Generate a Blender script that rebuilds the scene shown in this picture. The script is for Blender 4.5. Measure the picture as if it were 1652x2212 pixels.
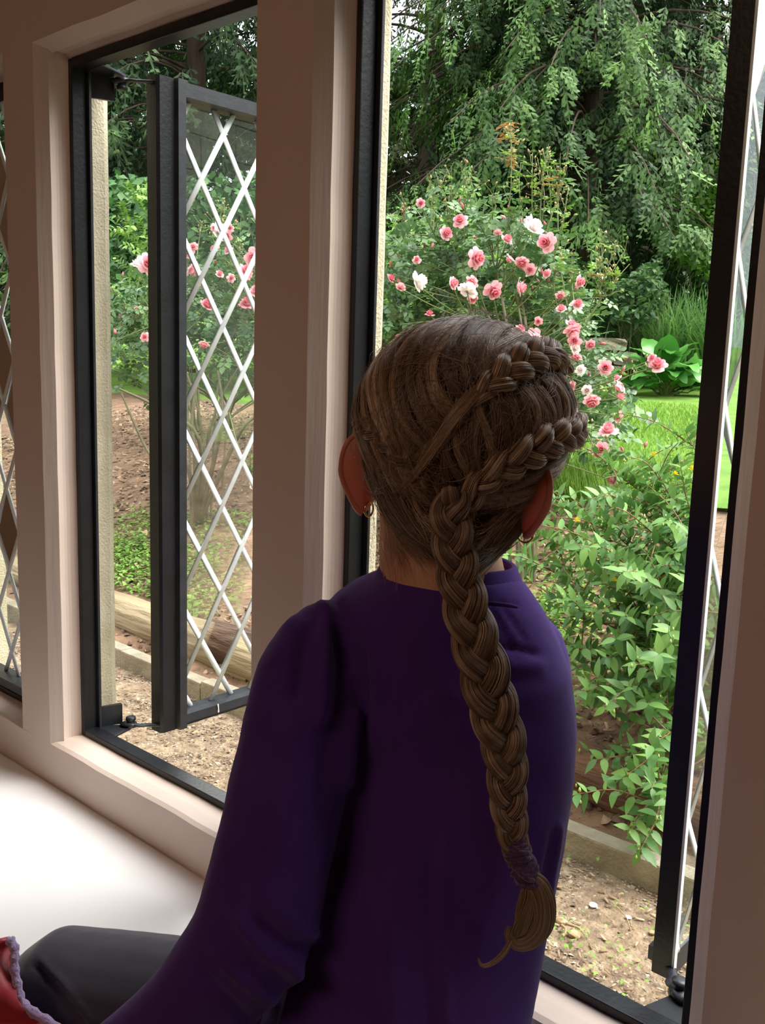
import bpy, bmesh, math, random
import numpy as np
from mathutils import Vector, Matrix

for o in list(bpy.data.objects): bpy.data.objects.remove(o)
SC = bpy.context.scene
COL = SC.collection
random.seed(7); RG = np.random.default_rng(7)
PI = math.pi

# ------------------------------------------------------------------ camera
YAW, PITCH, ROLL, FPX = -0.730180, -0.160137, 0.0315117, 2052.6
CX, CY = 826.0, 1106.0
CAM = np.array([0.0, -0.78, 1.20])
_f = np.array([math.sin(YAW)*math.cos(PITCH), math.cos(YAW)*math.cos(PITCH), math.sin(PITCH)])
_r0 = np.array([math.cos(YAW), -math.sin(YAW), 0.0]); _u0 = np.cross(_r0, _f)
_r = math.cos(ROLL)*_r0+math.sin(ROLL)*_u0; _u = -math.sin(ROLL)*_r0+math.cos(ROLL)*_u0
cam_data = bpy.data.cameras.new('camera'); cam = bpy.data.objects.new('camera', cam_data); COL.objects.link(cam)
M = Matrix(((_r[0], _u[0], -_f[0], CAM[0]), (_r[1], _u[1], -_f[1], CAM[1]), (_r[2], _u[2], -_f[2], CAM[2]), (0, 0, 0, 1)))
cam.matrix_world = M
cam_data.sensor_fit = 'VERTICAL'; cam_data.sensor_height = 24.0; cam_data.lens = 24.0*FPX/2212.0
cam_data.clip_start = 0.02; cam_data.clip_end = 200
cam_data.dof.use_dof = False
SC.camera = cam

def ray(x, y): return _f+(x-CX)/FPX*_r-(y-CY)/FPX*_u
def px(x, y, D=None, Y=None, X=None, Z=None):
    """measured point of the photo -> world, given its depth or one known plane"""
    d = ray(x, y)
    if D is not None: t = D
    elif Y is not None: t = (Y-CAM[1])/d[1]
    elif X is not None: t = (X-CAM[0])/d[0]
    else: t = (Z-CAM[2])/d[2]
    return CAM+d*t
def proj(P):
    Q = np.asarray(P)-CAM
    D = Q@_f
    return CX+(Q@_r)/D*FPX, CY-(Q@_u)/D*FPX, D

# ------------------------------------------------------------------ world, sun, room fill, exposure
SC.view_settings.view_transform = 'Standard'; SC.view_settings.look = 'None'
SC.view_settings.gamma = 1.0; SC.view_settings.use_curve_mapping = False
SC.view_settings.exposure = 0.0
W = bpy.data.worlds.new('overcast_sky'); SC.world = W; W.use_nodes = True
wn = W.node_tree.nodes; wl = W.node_tree.links
for n in list(wn): wn.remove(n)
wo = wn.new('ShaderNodeOutputWorld'); wb = wn.new('ShaderNodeBackground'); tc = wn.new('ShaderNodeTexCoord')
sx = wn.new('ShaderNodeSeparateXYZ'); mr = wn.new('ShaderNodeMapRange'); cr = wn.new('ShaderNodeMix'); cr.data_type = 'RGBA'
wl.new(tc.outputs['Generated'], sx.inputs[0]); wl.new(sx.outputs['Z'], mr.inputs['Value'])
mr.inputs['From Min'].default_value = 0.0; mr.inputs['From Max'].default_value = 1.0
wl.new(mr.outputs[0], cr.inputs['Factor'])
cr.inputs[6].default_value = (0.50, 0.54, 0.60, 1)      # horizon of an overcast sky
cr.inputs[7].default_value = (1.28, 1.34, 1.42, 1)      # zenith is brighter
wl.new(cr.outputs[2], wb.inputs[0]); wb.inputs[1].default_value = 2.6
wl.new(wb.outputs[0], wo.inputs[0])
SUN_E = 8.0
sd = bpy.data.lights.new('veiled_sun', 'SUN'); sd.energy = SUN_E; sd.angle = math.radians(50); sd.color = (1.0, 0.96, 0.88)
sun = bpy.data.objects.new('veiled_sun', sd); COL.objects.link(sun)
sun.rotation_euler = Vector((0.55, 0.45, 1.0)).to_track_quat('Z', 'Y').to_euler()
ld = bpy.data.lights.new('room_fill', 'AREA'); ld.energy = 17.0; ld.size = 1.2; ld.color = (1.0, 0.67, 0.45)  # warm fill added to lift the room side; no fixture stands here
fill_ob = bpy.data.objects.new('room_fill', ld); COL.objects.link(fill_ob); fill_ob.location = (-0.6, -2.6, 2.55)
CYC = SC.cycles
CYC.max_bounces = 10; CYC.diffuse_bounces = 4; CYC.glossy_bounces = 4; CYC.transmission_bounces = 8; CYC.transparent_max_bounces = 12
CYC.sample_clamp_indirect = 6.0; CYC.use_denoising = True; CYC.caustics_reflective = False; CYC.caustics_refractive = False

# ------------------------------------------------------------------ materials
MATS = {}
def s2l(c): return tuple(((v/255+0.055)/1.055)**2.4 if v > 10 else v/255/12.92 for v in c)
def mat(name, c1, c2=None, scale=8, rough=0.6, bump=0.0, bscale=60, stretch=(1, 1, 1), metallic=0.0, spec=0.5, sss=0.0,
        sheen=0.0, trans=0.0, tint=False, c3=None, detail=4, sssr=(0.01, 0.004, 0.003), bdist=0.002, coat=0.0, contrast=1.0, split=None):
    m = bpy.data.materials.new(name); m.use_nodes = True; nt = m.node_tree; N = nt.nodes; L = nt.links
    b = N['Principled BSDF']; b.inputs['Roughness'].default_value = rough; b.inputs['Metallic'].default_value = metallic
    b.inputs['Specular IOR Level'].default_value = spec
    t = N.new('ShaderNodeTexCoord'); mp = N.new('ShaderNodeMapping'); mp.inputs['Scale'].default_value = stretch
    L.new(t.outputs['Object'], mp.inputs[0])
    c1 = tuple(c1)+(1,); out = None
    if c2 is not None:
        n = N.new('ShaderNodeTexNoise'); n.inputs['Scale'].default_value = scale; n.inputs['Detail'].default_value = detail
        L.new(mp.outputs[0], n.inputs[0]); rp = N.new('ShaderNodeValToRGB')
        w = 0.22/contrast
        e = rp.color_ramp.elements; e[0].position = 0.5-w; e[1].position = 0.5+w; e[0].color = c1; e[1].color = tuple(c2)+(1,)
        if c3 is not None:
            k = rp.color_ramp.elements.new(0.5); k.color = tuple(c3)+(1,)
        L.new(n.outputs[0], rp.inputs[0]); out = rp.outputs[0]
    if tint:
        a = N.new('ShaderNodeAttribute'); a.attribute_name = 'tint'
        mx = N.new('ShaderNodeMix'); mx.data_type = 'RGBA'
        if out is not None: L.new(out, mx.inputs[6])
        else: mx.inputs[6].default_value = c1
        mx.inputs[7].default_value = tuple(tint)+(1,)
        L.new(a.outputs['Fac'], mx.inputs['Factor']); out = mx.outputs[2]
    if out is not None: L.new(out, b.inputs['Base Color'])
    else: b.inputs['Base Color'].default_value = c1
    if bump:
        n2 = N.new('ShaderNodeTexNoise'); n2.inputs['Scale'].default_value = bscale; n2.inputs['Detail'].default_value = 6
        L.new(mp.outputs[0], n2.inputs[0]); bp = N.new('ShaderNodeBump'); bp.inputs['Strength'].default_value = bump
        bp.inputs['Distance'].default_value = bdist
        L.new(n2.outputs[0], bp.inputs['Height']); L.new(bp.outputs[0], b.inputs['Normal'])
    if sss:
        b.inputs['Subsurface Weight'].default_value = sss; b.inputs['Subsurface Radius'].default_value = (1.0, 0.35, 0.2)
        b.inputs['Subsurface Scale'].default_value = sssr[0]
    if sheen:
        b.inputs['Sheen Weight'].default_value = sheen; b.inputs['Sheen Roughness'].default_value = 0.5
    if coat:
        b.inputs['Coat Weight'].default_value = coat; b.inputs['Coat Roughness'].default_value = 0.25
    if trans:   # thin leaf: part of the light comes through
        tr = N.new('ShaderNodeBsdfTranslucent'); ms = N.new('ShaderNodeMixShader'); ms.inputs[0].default_value = trans
        if out is not None: L.new(out, tr.inputs[0])
        else: tr.inputs[0].default_value = c1
        L.new(b.outputs[0], ms.inputs[1]); L.new(tr.outputs[0], ms.inputs[2]); L.new(ms.outputs[0], N['Material Output'].inputs[0])
    MATS[name] = m
    return m
paint = mat('warm_white_stone_paint', (0.62, 0.50, 0.43), (0.70, 0.585, 0.52), scale=3, rough=0.55, bump=0.25, bscale=45, stretch=(1, 1, 0.35))
chamfer_paint = mat('brushed_stone_paint', (0.55, 0.46, 0.41), (0.66, 0.565, 0.51), scale=40, rough=0.6, bump=0.35, bscale=160, stretch=(1, 1, 0.06), bdist=0.0015)
white_board = mat('glossy_white_board', (0.86, 0.86, 0.87), (0.90, 0.89, 0.90), scale=2, rough=0.25)
sandstone = mat('cream_roughcast_stone', (0.60, 0.53, 0.37), (0.72, 0.65, 0.48), scale=30, rough=0.9, bump=0.8, bscale=260, bdist=0.003)
iron = mat('black_iron_paint', (0.006, 0.007, 0.009), (0.012, 0.013, 0.017), scale=25, rough=0.38, bump=0.4, bscale=180, spec=0.35, bdist=0.001)
iron_grey = mat('lit_iron_paint', (0.012, 0.014, 0.019), (0.024, 0.027, 0.035), scale=40, rough=0.42, bump=0.2, bscale=150, spec=0.5, bdist=0.0012)  # same black iron greyed, daylight on its faces put into the colour
lead = mat('pale_lead_came', (0.66, 0.74, 0.78), (0.84, 0.88, 0.90), scale=30, rough=0.5, bump=0.2, bscale=90, spec=0.5, metallic=0.0)
plaster = mat('room_plaster', (0.55, 0.42, 0.33), (0.60, 0.47, 0.37), scale=2, rough=0.8)
oak = mat('dark_floor_boards', (0.16, 0.09, 0.05), (0.24, 0.14, 0.08), scale=6, rough=0.5, stretch=(1, 12, 1))
def glass_mat():
    m = bpy.data.materials.new('old_window_glass'); m.use_nodes = True; N = m.node_tree.nodes; L = m.node_tree.links
    N.remove(N['Principled BSDF'])
    g = N.new('ShaderNodeBsdfGlossy'); g.inputs['Roughness'].default_value = 0.01; g.inputs['Color'].default_value = (0.95, 1, 1, 1)
    t = N.new('ShaderNodeBsdfTransparent'); t.inputs['Color'].default_value = (0.93, 0.97, 0.95, 1)
    d = N.new('ShaderNodeBsdfDiffuse'); d.inputs['Color'].default_value = (0.75, 0.8, 0.8, 1)
    f = N.new('ShaderNodeFresnel'); f.inputs['IOR'].default_value = 1.5
    n = N.new('ShaderNodeTexNoise'); n.inputs['Scale'].default_value = 6; tc = N.new('ShaderNodeTexCoord'); L.new(tc.outputs['Object'], n.inputs[0])
    bp = N.new('ShaderNodeBump'); bp.inputs['Strength'].default_value = 0.05; bp.inputs['Distance'].default_value = 0.004
    L.new(n.outputs[0], bp.inputs['Height']); L.new(bp.outputs[0], g.inputs['Normal'])
    a = N.new('ShaderNodeMixShader'); a.inputs[0].default_value = 0.025
    L.new(t.outputs[0], a.inputs[1]); L.new(d.outputs[0], a.inputs[2])
    b = N.new('ShaderNodeMixShader'); L.new(f.outputs[0], b.inputs[0]); L.new(a.outputs[0], b.inputs[1]); L.new(g.outputs[0], b.inputs[2])
    L.new(b.outputs[0], N['Material Output'].inputs[0])
    return m
glass = glass_mat()

# ------------------------------------------------------------------ helpers
def link(name, data, parent=None):
    o = bpy.data.objects.new(name, data); COL.objects.link(o)
    if parent is not None: o.parent = parent
    return o
def tag(o, label=None, cat=None, group=None, kind=None):
    if label: o['label'] = label
    if cat: o['category'] = cat
    if group: o['group'] = group
    if kind: o['kind'] = kind
    return o
def empty(name, loc=(0, 0, 0)):
    """thing root; parts are given in world coordinates and put back with inverse"""
    o = link(name, None); o.location = [float(v) for v in loc]; return o
def fast_mesh(name, V, F, m=None, smooth=False, tint=None):
    V = np.asarray(V, dtype=np.float32); F = np.asarray(F, dtype=np.int32)
    me = bpy.data.meshes.new(name); k = F.shape[1]
    me.vertices.add(len(V)); me.vertices.foreach_set('co', V.ravel())
    me.loops.add(F.size); me.loops.foreach_set('vertex_index', F.ravel())
    me.polygons.add(len(F)); me.polygons.foreach_set('loop_start', np.arange(0, F.size, k, dtype=np.int32))
    me.polygons.foreach_set('loop_total', np.full(len(F), k, dtype=np.int32))
    if tint is not None:
        a = me.attributes.new('tint', 'FLOAT', 'POINT'); a.data.foreach_set('value', np.asarray(tint, dtype=np.float32))
    me.update(calc_edges=True)
    if smooth: me.polygons.foreach_set('use_smooth', np.ones(len(F), dtype=bool))
    if m: me.materials.append(m)
    return me
def place(name, me, parent=None):
    """mesh data in world coordinates, under a parent empty (which has no rotation/scale)"""
    o = link(name, me, parent)
    if parent is not None: o.location = [-v for v in wloc(parent)]
    return o
def wloc(o):
    v = Vector((0, 0, 0))
    while o is not None: v = v+Vector(o.location); o = o.parent
    return v
def scatter(tv, tf, P, R, S, tint=None):
    """copies of a template (tv,tf) at P with 3x3 rotations R, scales S -> V,F,tint"""
    tv = np.asarray(tv, float); tf = np.asarray(tf); n = len(P); k = len(tv)
    S = np.asarray(S, float)
    if S.ndim == 1: S = np.repeat(S[:, None], 3, 1)
    V = np.einsum('nij,nkj->nki', R, tv[None]*S[:, None, :])+np.asarray(P)[:, None, :]
    F = tf[None]+(np.arange(n)*k)[:, None, None]
    T = None if tint is None else np.repeat(np.asarray(tint), k)
    return V.reshape(-1, 3), F.reshape(-1, tf.shape[1]), T
def rot_axes(X, Z):
    """rotation matrices with local X axis = X, local Z near Z"""
    X = X/np.linalg.norm(X, axis=-1, keepdims=True)
    Y = np.cross(Z, X); Y /= np.maximum(np.linalg.norm(Y, axis=-1, keepdims=True), 1e-9); Z = np.cross(X, Y)
    return np.stack([X, Y, Z], axis=-1)
def rand_unit(n, rg=RG):
    v = rg.normal(size=(n, 3)); return v/np.linalg.norm(v, axis=1, keepdims=True)
def rot_rand(n, rg=RG): return rot_axes(rand_unit(n, rg), rand_unit(n, rg))
def bm_obj(name, bm, m, parent=None, bevel=0, smooth=False):
    if bevel: bmesh.ops.bevel(bm, geom=list(bm.edges), offset=bevel, segments=2, affect='EDGES', profile=0.6)
    bmesh.ops.recalc_face_normals(bm, faces=bm.faces)
    me = bpy.data.meshes.new(name); bm.to_mesh(me); bm.free()
    if m: me.materials.append(m)
    if smooth:
        for p in me.polygons: p.use_smooth = True
    return place(name, me, parent)
def box_bm(bm, lo, hi):
    vs = [bm.verts.new((x, y, z)) for x in (lo[0], hi[0]) for y in (lo[1], hi[1]) for z in (lo[2], hi[2])]
    for f in ((0, 1, 3, 2), (4, 6, 7, 5), (0, 4, 5, 1), (2, 3, 7, 6), (0, 2, 6, 4), (1, 5, 7, 3)): bm.faces.new([vs[i] for i in f])
    return bm
def box(name, lo, hi, m, parent=None, bevel=0.0):
    return bm_obj(name, box_bm(bmesh.new(), lo, hi), m, parent, bevel)
def tube_vf(pts, rad, seg=6, caps=True, flat=None, up=None):
    """closed tube with per point radii (rad: number or list; flat: second-axis ratio)"""
    P = np.asarray(pts, float); n = len(P); r = np.broadcast_to(np.asarray(rad, float), (n,))
    T = np.gradient(P, axis=0); T /= np.maximum(np.linalg.norm(T, axis=1, keepdims=True), 1e-9)
    ref = np.array([0, 0, 1.0]) if up is None else np.asarray(up, float)
    if up is None and abs(T[0] @ ref) > 0.9: ref = np.array([1.0, 0, 0])
    A = []; a = ref-T[0]*(ref@T[0]); a /= np.linalg.norm(a)
    for i in range(n):
        if up is not None: a = ref.copy()
        a = a-T[i]*(a@T[i]); a /= max(np.linalg.norm(a), 1e-9); A.append(a)
    A = np.array(A); B = np.cross(T, A); th = np.arange(seg)/seg*2*PI
    fl = 1.0 if flat is None else flat
    V = P[:, None]+r[:, None, None]*(np.cos(th)[None, :, None]*B[:, None]+fl*np.sin(th)[None, :, None]*A[:, None])
    V = V.reshape(-1, 3); i = np.arange(n-1)[:, None]*seg; j = np.arange(seg)[None]; k = (j+1) % seg
    F = np.stack([i+j, i+k, i+seg+k, i+seg+j], -1).reshape(-1, 4)
    if caps:
        V = np.vstack([V, P[:1], P[-1:]]); c0 = len(V)-2; c1 = c0+1; jj = np.arange(seg); kk = (jj+1) % seg
        F = np.vstack([F, np.stack([np.full(seg, c0), kk, jj, jj], -1), np.stack([np.full(seg, c1), jj+(n-1)*seg, kk+(n-1)*seg, kk+(n-1)*seg], -1)])
    return V, F
def quads_to_mesh(name, VF, m, smooth=True, tint=None):
    """join (V,F) lists; degenerate quads (last index doubled) become triangles"""
    Vs, Fs, o = [], [], 0
    for V, F in VF: Vs.append(V); Fs.append(np.asarray(F)+o); o += len(V)
    V = np.vstack(Vs); F = np.vstack(Fs); deg = F[:, 2] == F[:, 3]
    me = bpy.data.meshes.new(name); me.vertices.add(len(V)); me.vertices.foreach_set('co', V.astype(np.float32).ravel())
    tot = np.where(deg, 3, 4).astype(np.int32); mask = np.ones(F.shape, bool); mask[deg, 3] = False
    idx = F[mask].astype(np.int32); me.loops.add(len(idx)); me.loops.foreach_set('vertex_index', idx)
    me.polygons.add(len(F)); st = np.concatenate([[0], np.cumsum(tot)[:-1]]).astype(np.int32)
    me.polygons.foreach_set('loop_start', st); me.polygons.foreach_set('loop_total', tot)
    if tint is not None:
        a = me.attributes.new('tint', 'FLOAT', 'POINT'); a.data.foreach_set('value', np.asarray(tint, dtype=np.float32))
    me.update(calc_edges=True)
    if smooth: me.polygons.foreach_set('use_smooth', np.ones(len(F), dtype=bool))
    if m: me.materials.append(m)
    return me
def tube(name, pts, rad, m, parent=None, seg=8, flat=None, up=None):
    return place(name, quads_to_mesh(name, [tube_vf(pts, rad, seg, True, flat, up)], m), parent)
def spline(pts, n):
    """Catmull-Rom through pts, n samples"""
    P = np.asarray(pts, float); P = np.vstack([2*P[0]-P[1], P, 2*P[-1]-P[-2]]); m = len(P)-3
    t = np.linspace(0, m-1e-6, n); i = t.astype(int); u = (t-i)[:, None]
    a, b, c, d = P[i], P[i+1], P[i+2], P[i+3]
    return 0.5*((2*b)+(-a+c)*u+(2*a-5*b+4*c-d)*u*u+(-a+3*b-3*c+d)*u**3)
def polyprism(name, pts2, y0, y1, m, parent=None, plane='XZ', bevel=0):
    """polygon in XZ extruded along Y (or XY along Z)"""
    bm = bmesh.new(); f = (lambda p, q: (p[0], q, p[1])) if plane == 'XZ' else ((lambda p, q: (q, p[0], p[1])) if plane == 'YZ' else (lambda p, q: (p[0], p[1], q)))
    a = [bm.verts.new(f(p, y0)) for p in pts2]; b = [bm.verts.new(f(p, y1)) for p in pts2]; n = len(pts2)
    bm.faces.new(a); bm.faces.new(b[::-1])
    for i in range(n): bm.faces.new((a[i], b[i], b[(i+1) % n], a[(i+1) % n]))
    return bm_obj(name, bm, m, parent, bevel)

# ------------------------------------------------------------------ the stone window and the room
LIGHTS = [(-1.93, -1.472), (-1.342, -0.885), (-0.757, -0.300), (-0.166, 0.291)]   # clear openings between iron frames
ZB, ZT = 0.578, 1.617
SEAT_Z = 0.50
# plan profile of a mullion side (offset from centre, Y): flat face, chamfer, hollow, rebate, outer flare
prof = [(0.045, -0.046), (0.0615, -0.031)]
for k in range(1, 7):
    a = k/6; prof.append((0.0615+0.0045*a-0.0045*math.sin(PI*a), -0.031+0.029*a))
prof += [(0.0655, 0.0), (0.0655, 0.022), (0.062, 0.024), (0.056, 0.062), (0.046, 0.075)]
def mullion(name, x, z0, z1, parent):
    bm = bmesh.new(); P = [(x+a, y) for a, y in prof]+[(x-a, y) for a, y in prof[::-1]]
    nz = 24; R = []
    for k in range(nz+1):
        z = z0+(z1-z0)*k/nz; w = 0.00025*math.sin(k*1.7+x*9)+0.00015*math.sin(k*3.1)
        R.append([bm.verts.new((a+w, b+0.6*w, z)) for a, b in P])
    n = len(P)
    for k in range(nz):
        for i in range(n):
            f = bm.faces.new((R[k][i], R[k][(i+1) % n], R[k+1][(i+1) % n], R[k+1][i]))
            mid = (P[i][1]+P[(i+1) % n][1])/2
            f.material_index = 1 if (-0.045 < mid < -0.0345) else (2 if mid > 0.01 else 0)
    bm.faces.new(R[0]); bm.faces.new(R[-1][::-1])
    o = bm_obj(name, bm, paint, parent); o.data.materials.append(chamfer_paint); o.data.materials.append(sandstone)
    return o
wall_front = tag(empty('wall_front', (-0.8, 0, 0)), 'painted stone window wall with mullions, sill and head', kind='structure')
for x in (-1.407, -0.821, -0.230): mullion('mullion', x, ZB-0.016, ZT+0.030, wall_front)
# head and sill: the same profile run along X
hp = [(0.017, -0.046), (0.005, -0.024), (0.010, -0.016), (0.008, -0.006), (0.0, 0.0), (0.0, 0.022), (0.004, 0.024), (0.012, 0.062), (0.03, 0.075)]
sp = [(-0.010, -0.046), (-0.0065, -0.040), (-0.003, -0.022), (0.0, 0.0), (-0.001, 0.018), (-0.030, 0.024), (-0.085, 0.085)]
X0, X1 = -2.02, 0.37
bm = bmesh.new()
pts = [(y, ZT+a) for a, y in hp]+[(0.075, ZT+1.1), (-0.046, ZT+1.1)]
nx = 40; prev = None
for k in range(nx+1):
    x = X0+(X1-X0)*k/nx; w = 0.0009*math.sin(k*2.1)
    cur = [bm.verts.new((x, a, b+(w if i < 9 else 0))) for i, (a, b) in enumerate(pts)]
    if prev:
        for i in range(len(pts)):
            f = bm.faces.new((prev[i], cur[i], cur[(i+1) % len(pts)], prev[(i+1) % len(pts)])); f.material_index = 1 if 4 < i < 9 else 0
    else: bm.faces.new(cur)
    prev = cur
bm.faces.new(prev[::-1])
o = bm_obj('window_head', bm, paint, wall_front); o.data.materials.append(sandstone)
bm = bmesh.new()
pts = [(y, ZB+a) for a, y in sp]+[(0.085, -0.05), (-0.046, -0.05)]
nx = 60; prev = None
for k in range(nx+1):
    x = X0+(X1-X0)*k/nx; w = 0.0003*math.sin(k*2.1)+0.0004*math.sin(k*5.3)
    cur = [bm.verts.new((x, a+(w if i < 2 else 0), b+(w if i < 6 else 0))) for i, (a, b) in enumerate(pts)]
    if prev:
        for i in range(len(pts)):
            f = bm.faces.new((prev[i], cur[i], cur[(i+1) % len(pts)], prev[(i+1) % len(pts)])); f.material_index = 1 if i in (3, 4, 5, 6) else 0
    else: bm.faces.new(cur)
    prev = cur
bm.faces.new(prev[::-1])
o = bm_obj('window_sill', bm, paint, wall_front); o.data.materials.append(sandstone)
# jamb walls either side, plastered inside and stone outside
box('jamb_wall', (-3.3, -0.046, -0.05), (-1.995, 0.20, 3.0), sandstone, wall_front)
box('jamb_wall', (0.35, -0.046, -0.05), (2.6, 0.20, 3.0), sandstone, wall_front)
box('jamb_plaster', (-3.3, -0.075, -0.05), (-1.995, -0.046, 2.75), plaster, wall_front)
box('jamb_plaster', (0.35, -0.075, -0.05), (2.6, -0.046, 2.75), plaster, wall_front)
# room shell
tag(box('wall_back', (-3.3, -4.3, -0.05), (2.6, -4.15, 2.75), plaster), kind='structure')
tag(box('wall_left', (-3.4, -4.3, -0.05), (-3.25, 0.2, 2.75), plaster), kind='structure')
tag(box('wall_right', (2.55, -4.3, -0.05), (2.7, 0.2, 2.75), plaster), kind='structure')
tag(box('ceiling', (-3.4, -4.3, 2.70), (2.7, 0.2, 2.85), plaster), kind='structure')
fl = tag(empty('floor', (-0.4, -2, 0)), kind='structure')
for k in range(36): box('floor_board', (-3.3+k*0.165, -4.2, -0.05), (-3.3+k*0.165+0.161, -0.06, 0.0+0.0006*(k % 3)), oak, fl)
# the building's other wing, in stone courses, outside to the right (mirrored in the open casement)
wing_m = mat('grey_ashlar', (0.13, 0.12, 0.10), (0.26, 0.24, 0.20), scale=3, rough=0.95, bump=1.0, bscale=20, bdist=0.01)
wing = tag(empty('wing_wall', (5.5, 6, 0)), kind='structure')
box('wall_core', (5.56, 1.4, -0.1), (6.0, 14.0, 4.3), wing_m, wing)
zz = 0.0; r_ = 0
while zz < 4.1:
    yy = 1.42-(0.3 if r_ % 2 else 0)
    while yy < 13.9:
        L_ = 0.62+0.12*math.sin(yy*7+r_); box('ashlar_block', (5.52-0.006*((r_*3+int(yy*5)) % 3), max(1.42, yy), zz), (5.57, min(13.98, yy+L_-0.012), zz+0.322), wing_m, wing); yy += L_
    zz += 0.335; r_ += 1
# window seat
seat = tag(empty('window_seat', (-0.8, -0.25, 0)), 'glossy white painted window seat below the stone sill', 'window seat')
box('seat_board', (-2.6, -0.400, SEAT_Z-0.03), (1.2, -0.046, SEAT_Z), white_board, seat, 0.004)
box('front_panel', (-2.6, -0.39, 0.0), (1.2, -0.365, SEAT_Z-0.03), white_board, seat)

# ------------------------------------------------------------------ iron frames and leaded casements
def frame_ring(name, x0, x1, z0, z1, parent, m=iron):
    """fixed iron sub-frame of one light: angle section, inner lip facing the room"""
    w, d = 0.010, 0.022
    for lo, hi in (((x0-0.001, -0.002, z0-0.001), (x0+w, d, z1)), ((x1-w, -0.002, z0-0.001), (x1+0.001, d, z1)),
                   ((x0+w, -0.002, z0-0.002), (x1-w, d, z0+w)), ((x0+w, -0.002, z1-w*1.3), (x1-w, d, z1+0.001))):
        box('frame_bar', lo, hi, m, parent, 0.0012)
    if abs(x1+0.300) < 1e-6: box('frame_bar', (x1-0.001, -0.0015, z0), (x1+0.007, d, z1), m, parent, 0.0012)
    for (xa, xb) in ((x0+w*0.6, x0+w+0.007), (x1-w-0.007, x1-w*0.6)):   # outer flange of the angle iron
        box('frame_flange', (xa, d-0.0005, z0), (xb, d+0.004, z1), iron_grey, parent, 0.0008)
WN = []
for i, (a, b) in enumerate(LIGHTS):
    w = tag(empty('window_%d' % (i+1), ((a+b)/2, 0, ZB)), kind='structure')
    frame_ring('frame', a, b, ZB, ZT, w); WN.append(w)
CW, CH = 0.088, 0.151        # diamond pane size
def clip_poly(P, w0, w1, h0, h1):
    def half(P, f):
        out = []
        for i in range(len(P)):
            a, b = P[i], P[(i+1) % len(P)]; fa, fb = f(a), f(b)
            if fa >= 0: out.append(a)
            if (fa >= 0) != (fb >= 0):
                t = fa/(fa-fb); out.append((a[0]+t*(b[0]-a[0]), a[1]+t*(b[1]-a[1])))
        return out
    for f in (lambda p: p[0]-w0, lambda p: w1-p[0], lambda p: p[1]-h0, lambda p: h1-p[1]):
        P = half(P, f)
        if len(P) < 3: return None
    return P
def clip_seg(p, q, w0, w1, h0, h1):
    t0, t1 = 0.0, 1.0; dx, dy = q[0]-p[0], q[1]-p[1]
    for a, b in ((-dx, p[0]-w0), (dx, w1-p[0]), (-dy, p[1]-h0), (dy, h1-p[1])):
        if abs(a) < 1e-12:
            if b < 0: return None
        else:
            t = b/a
            if a < 0: t0 = max(t0, t)
            else: t1 = min(t1, t)
    if t1-t0 < 1e-4: return None
    return (p[0]+t0*dx, p[1]+t0*dy), (p[0]+t1*dx, p[1]+t1*dy)
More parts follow.
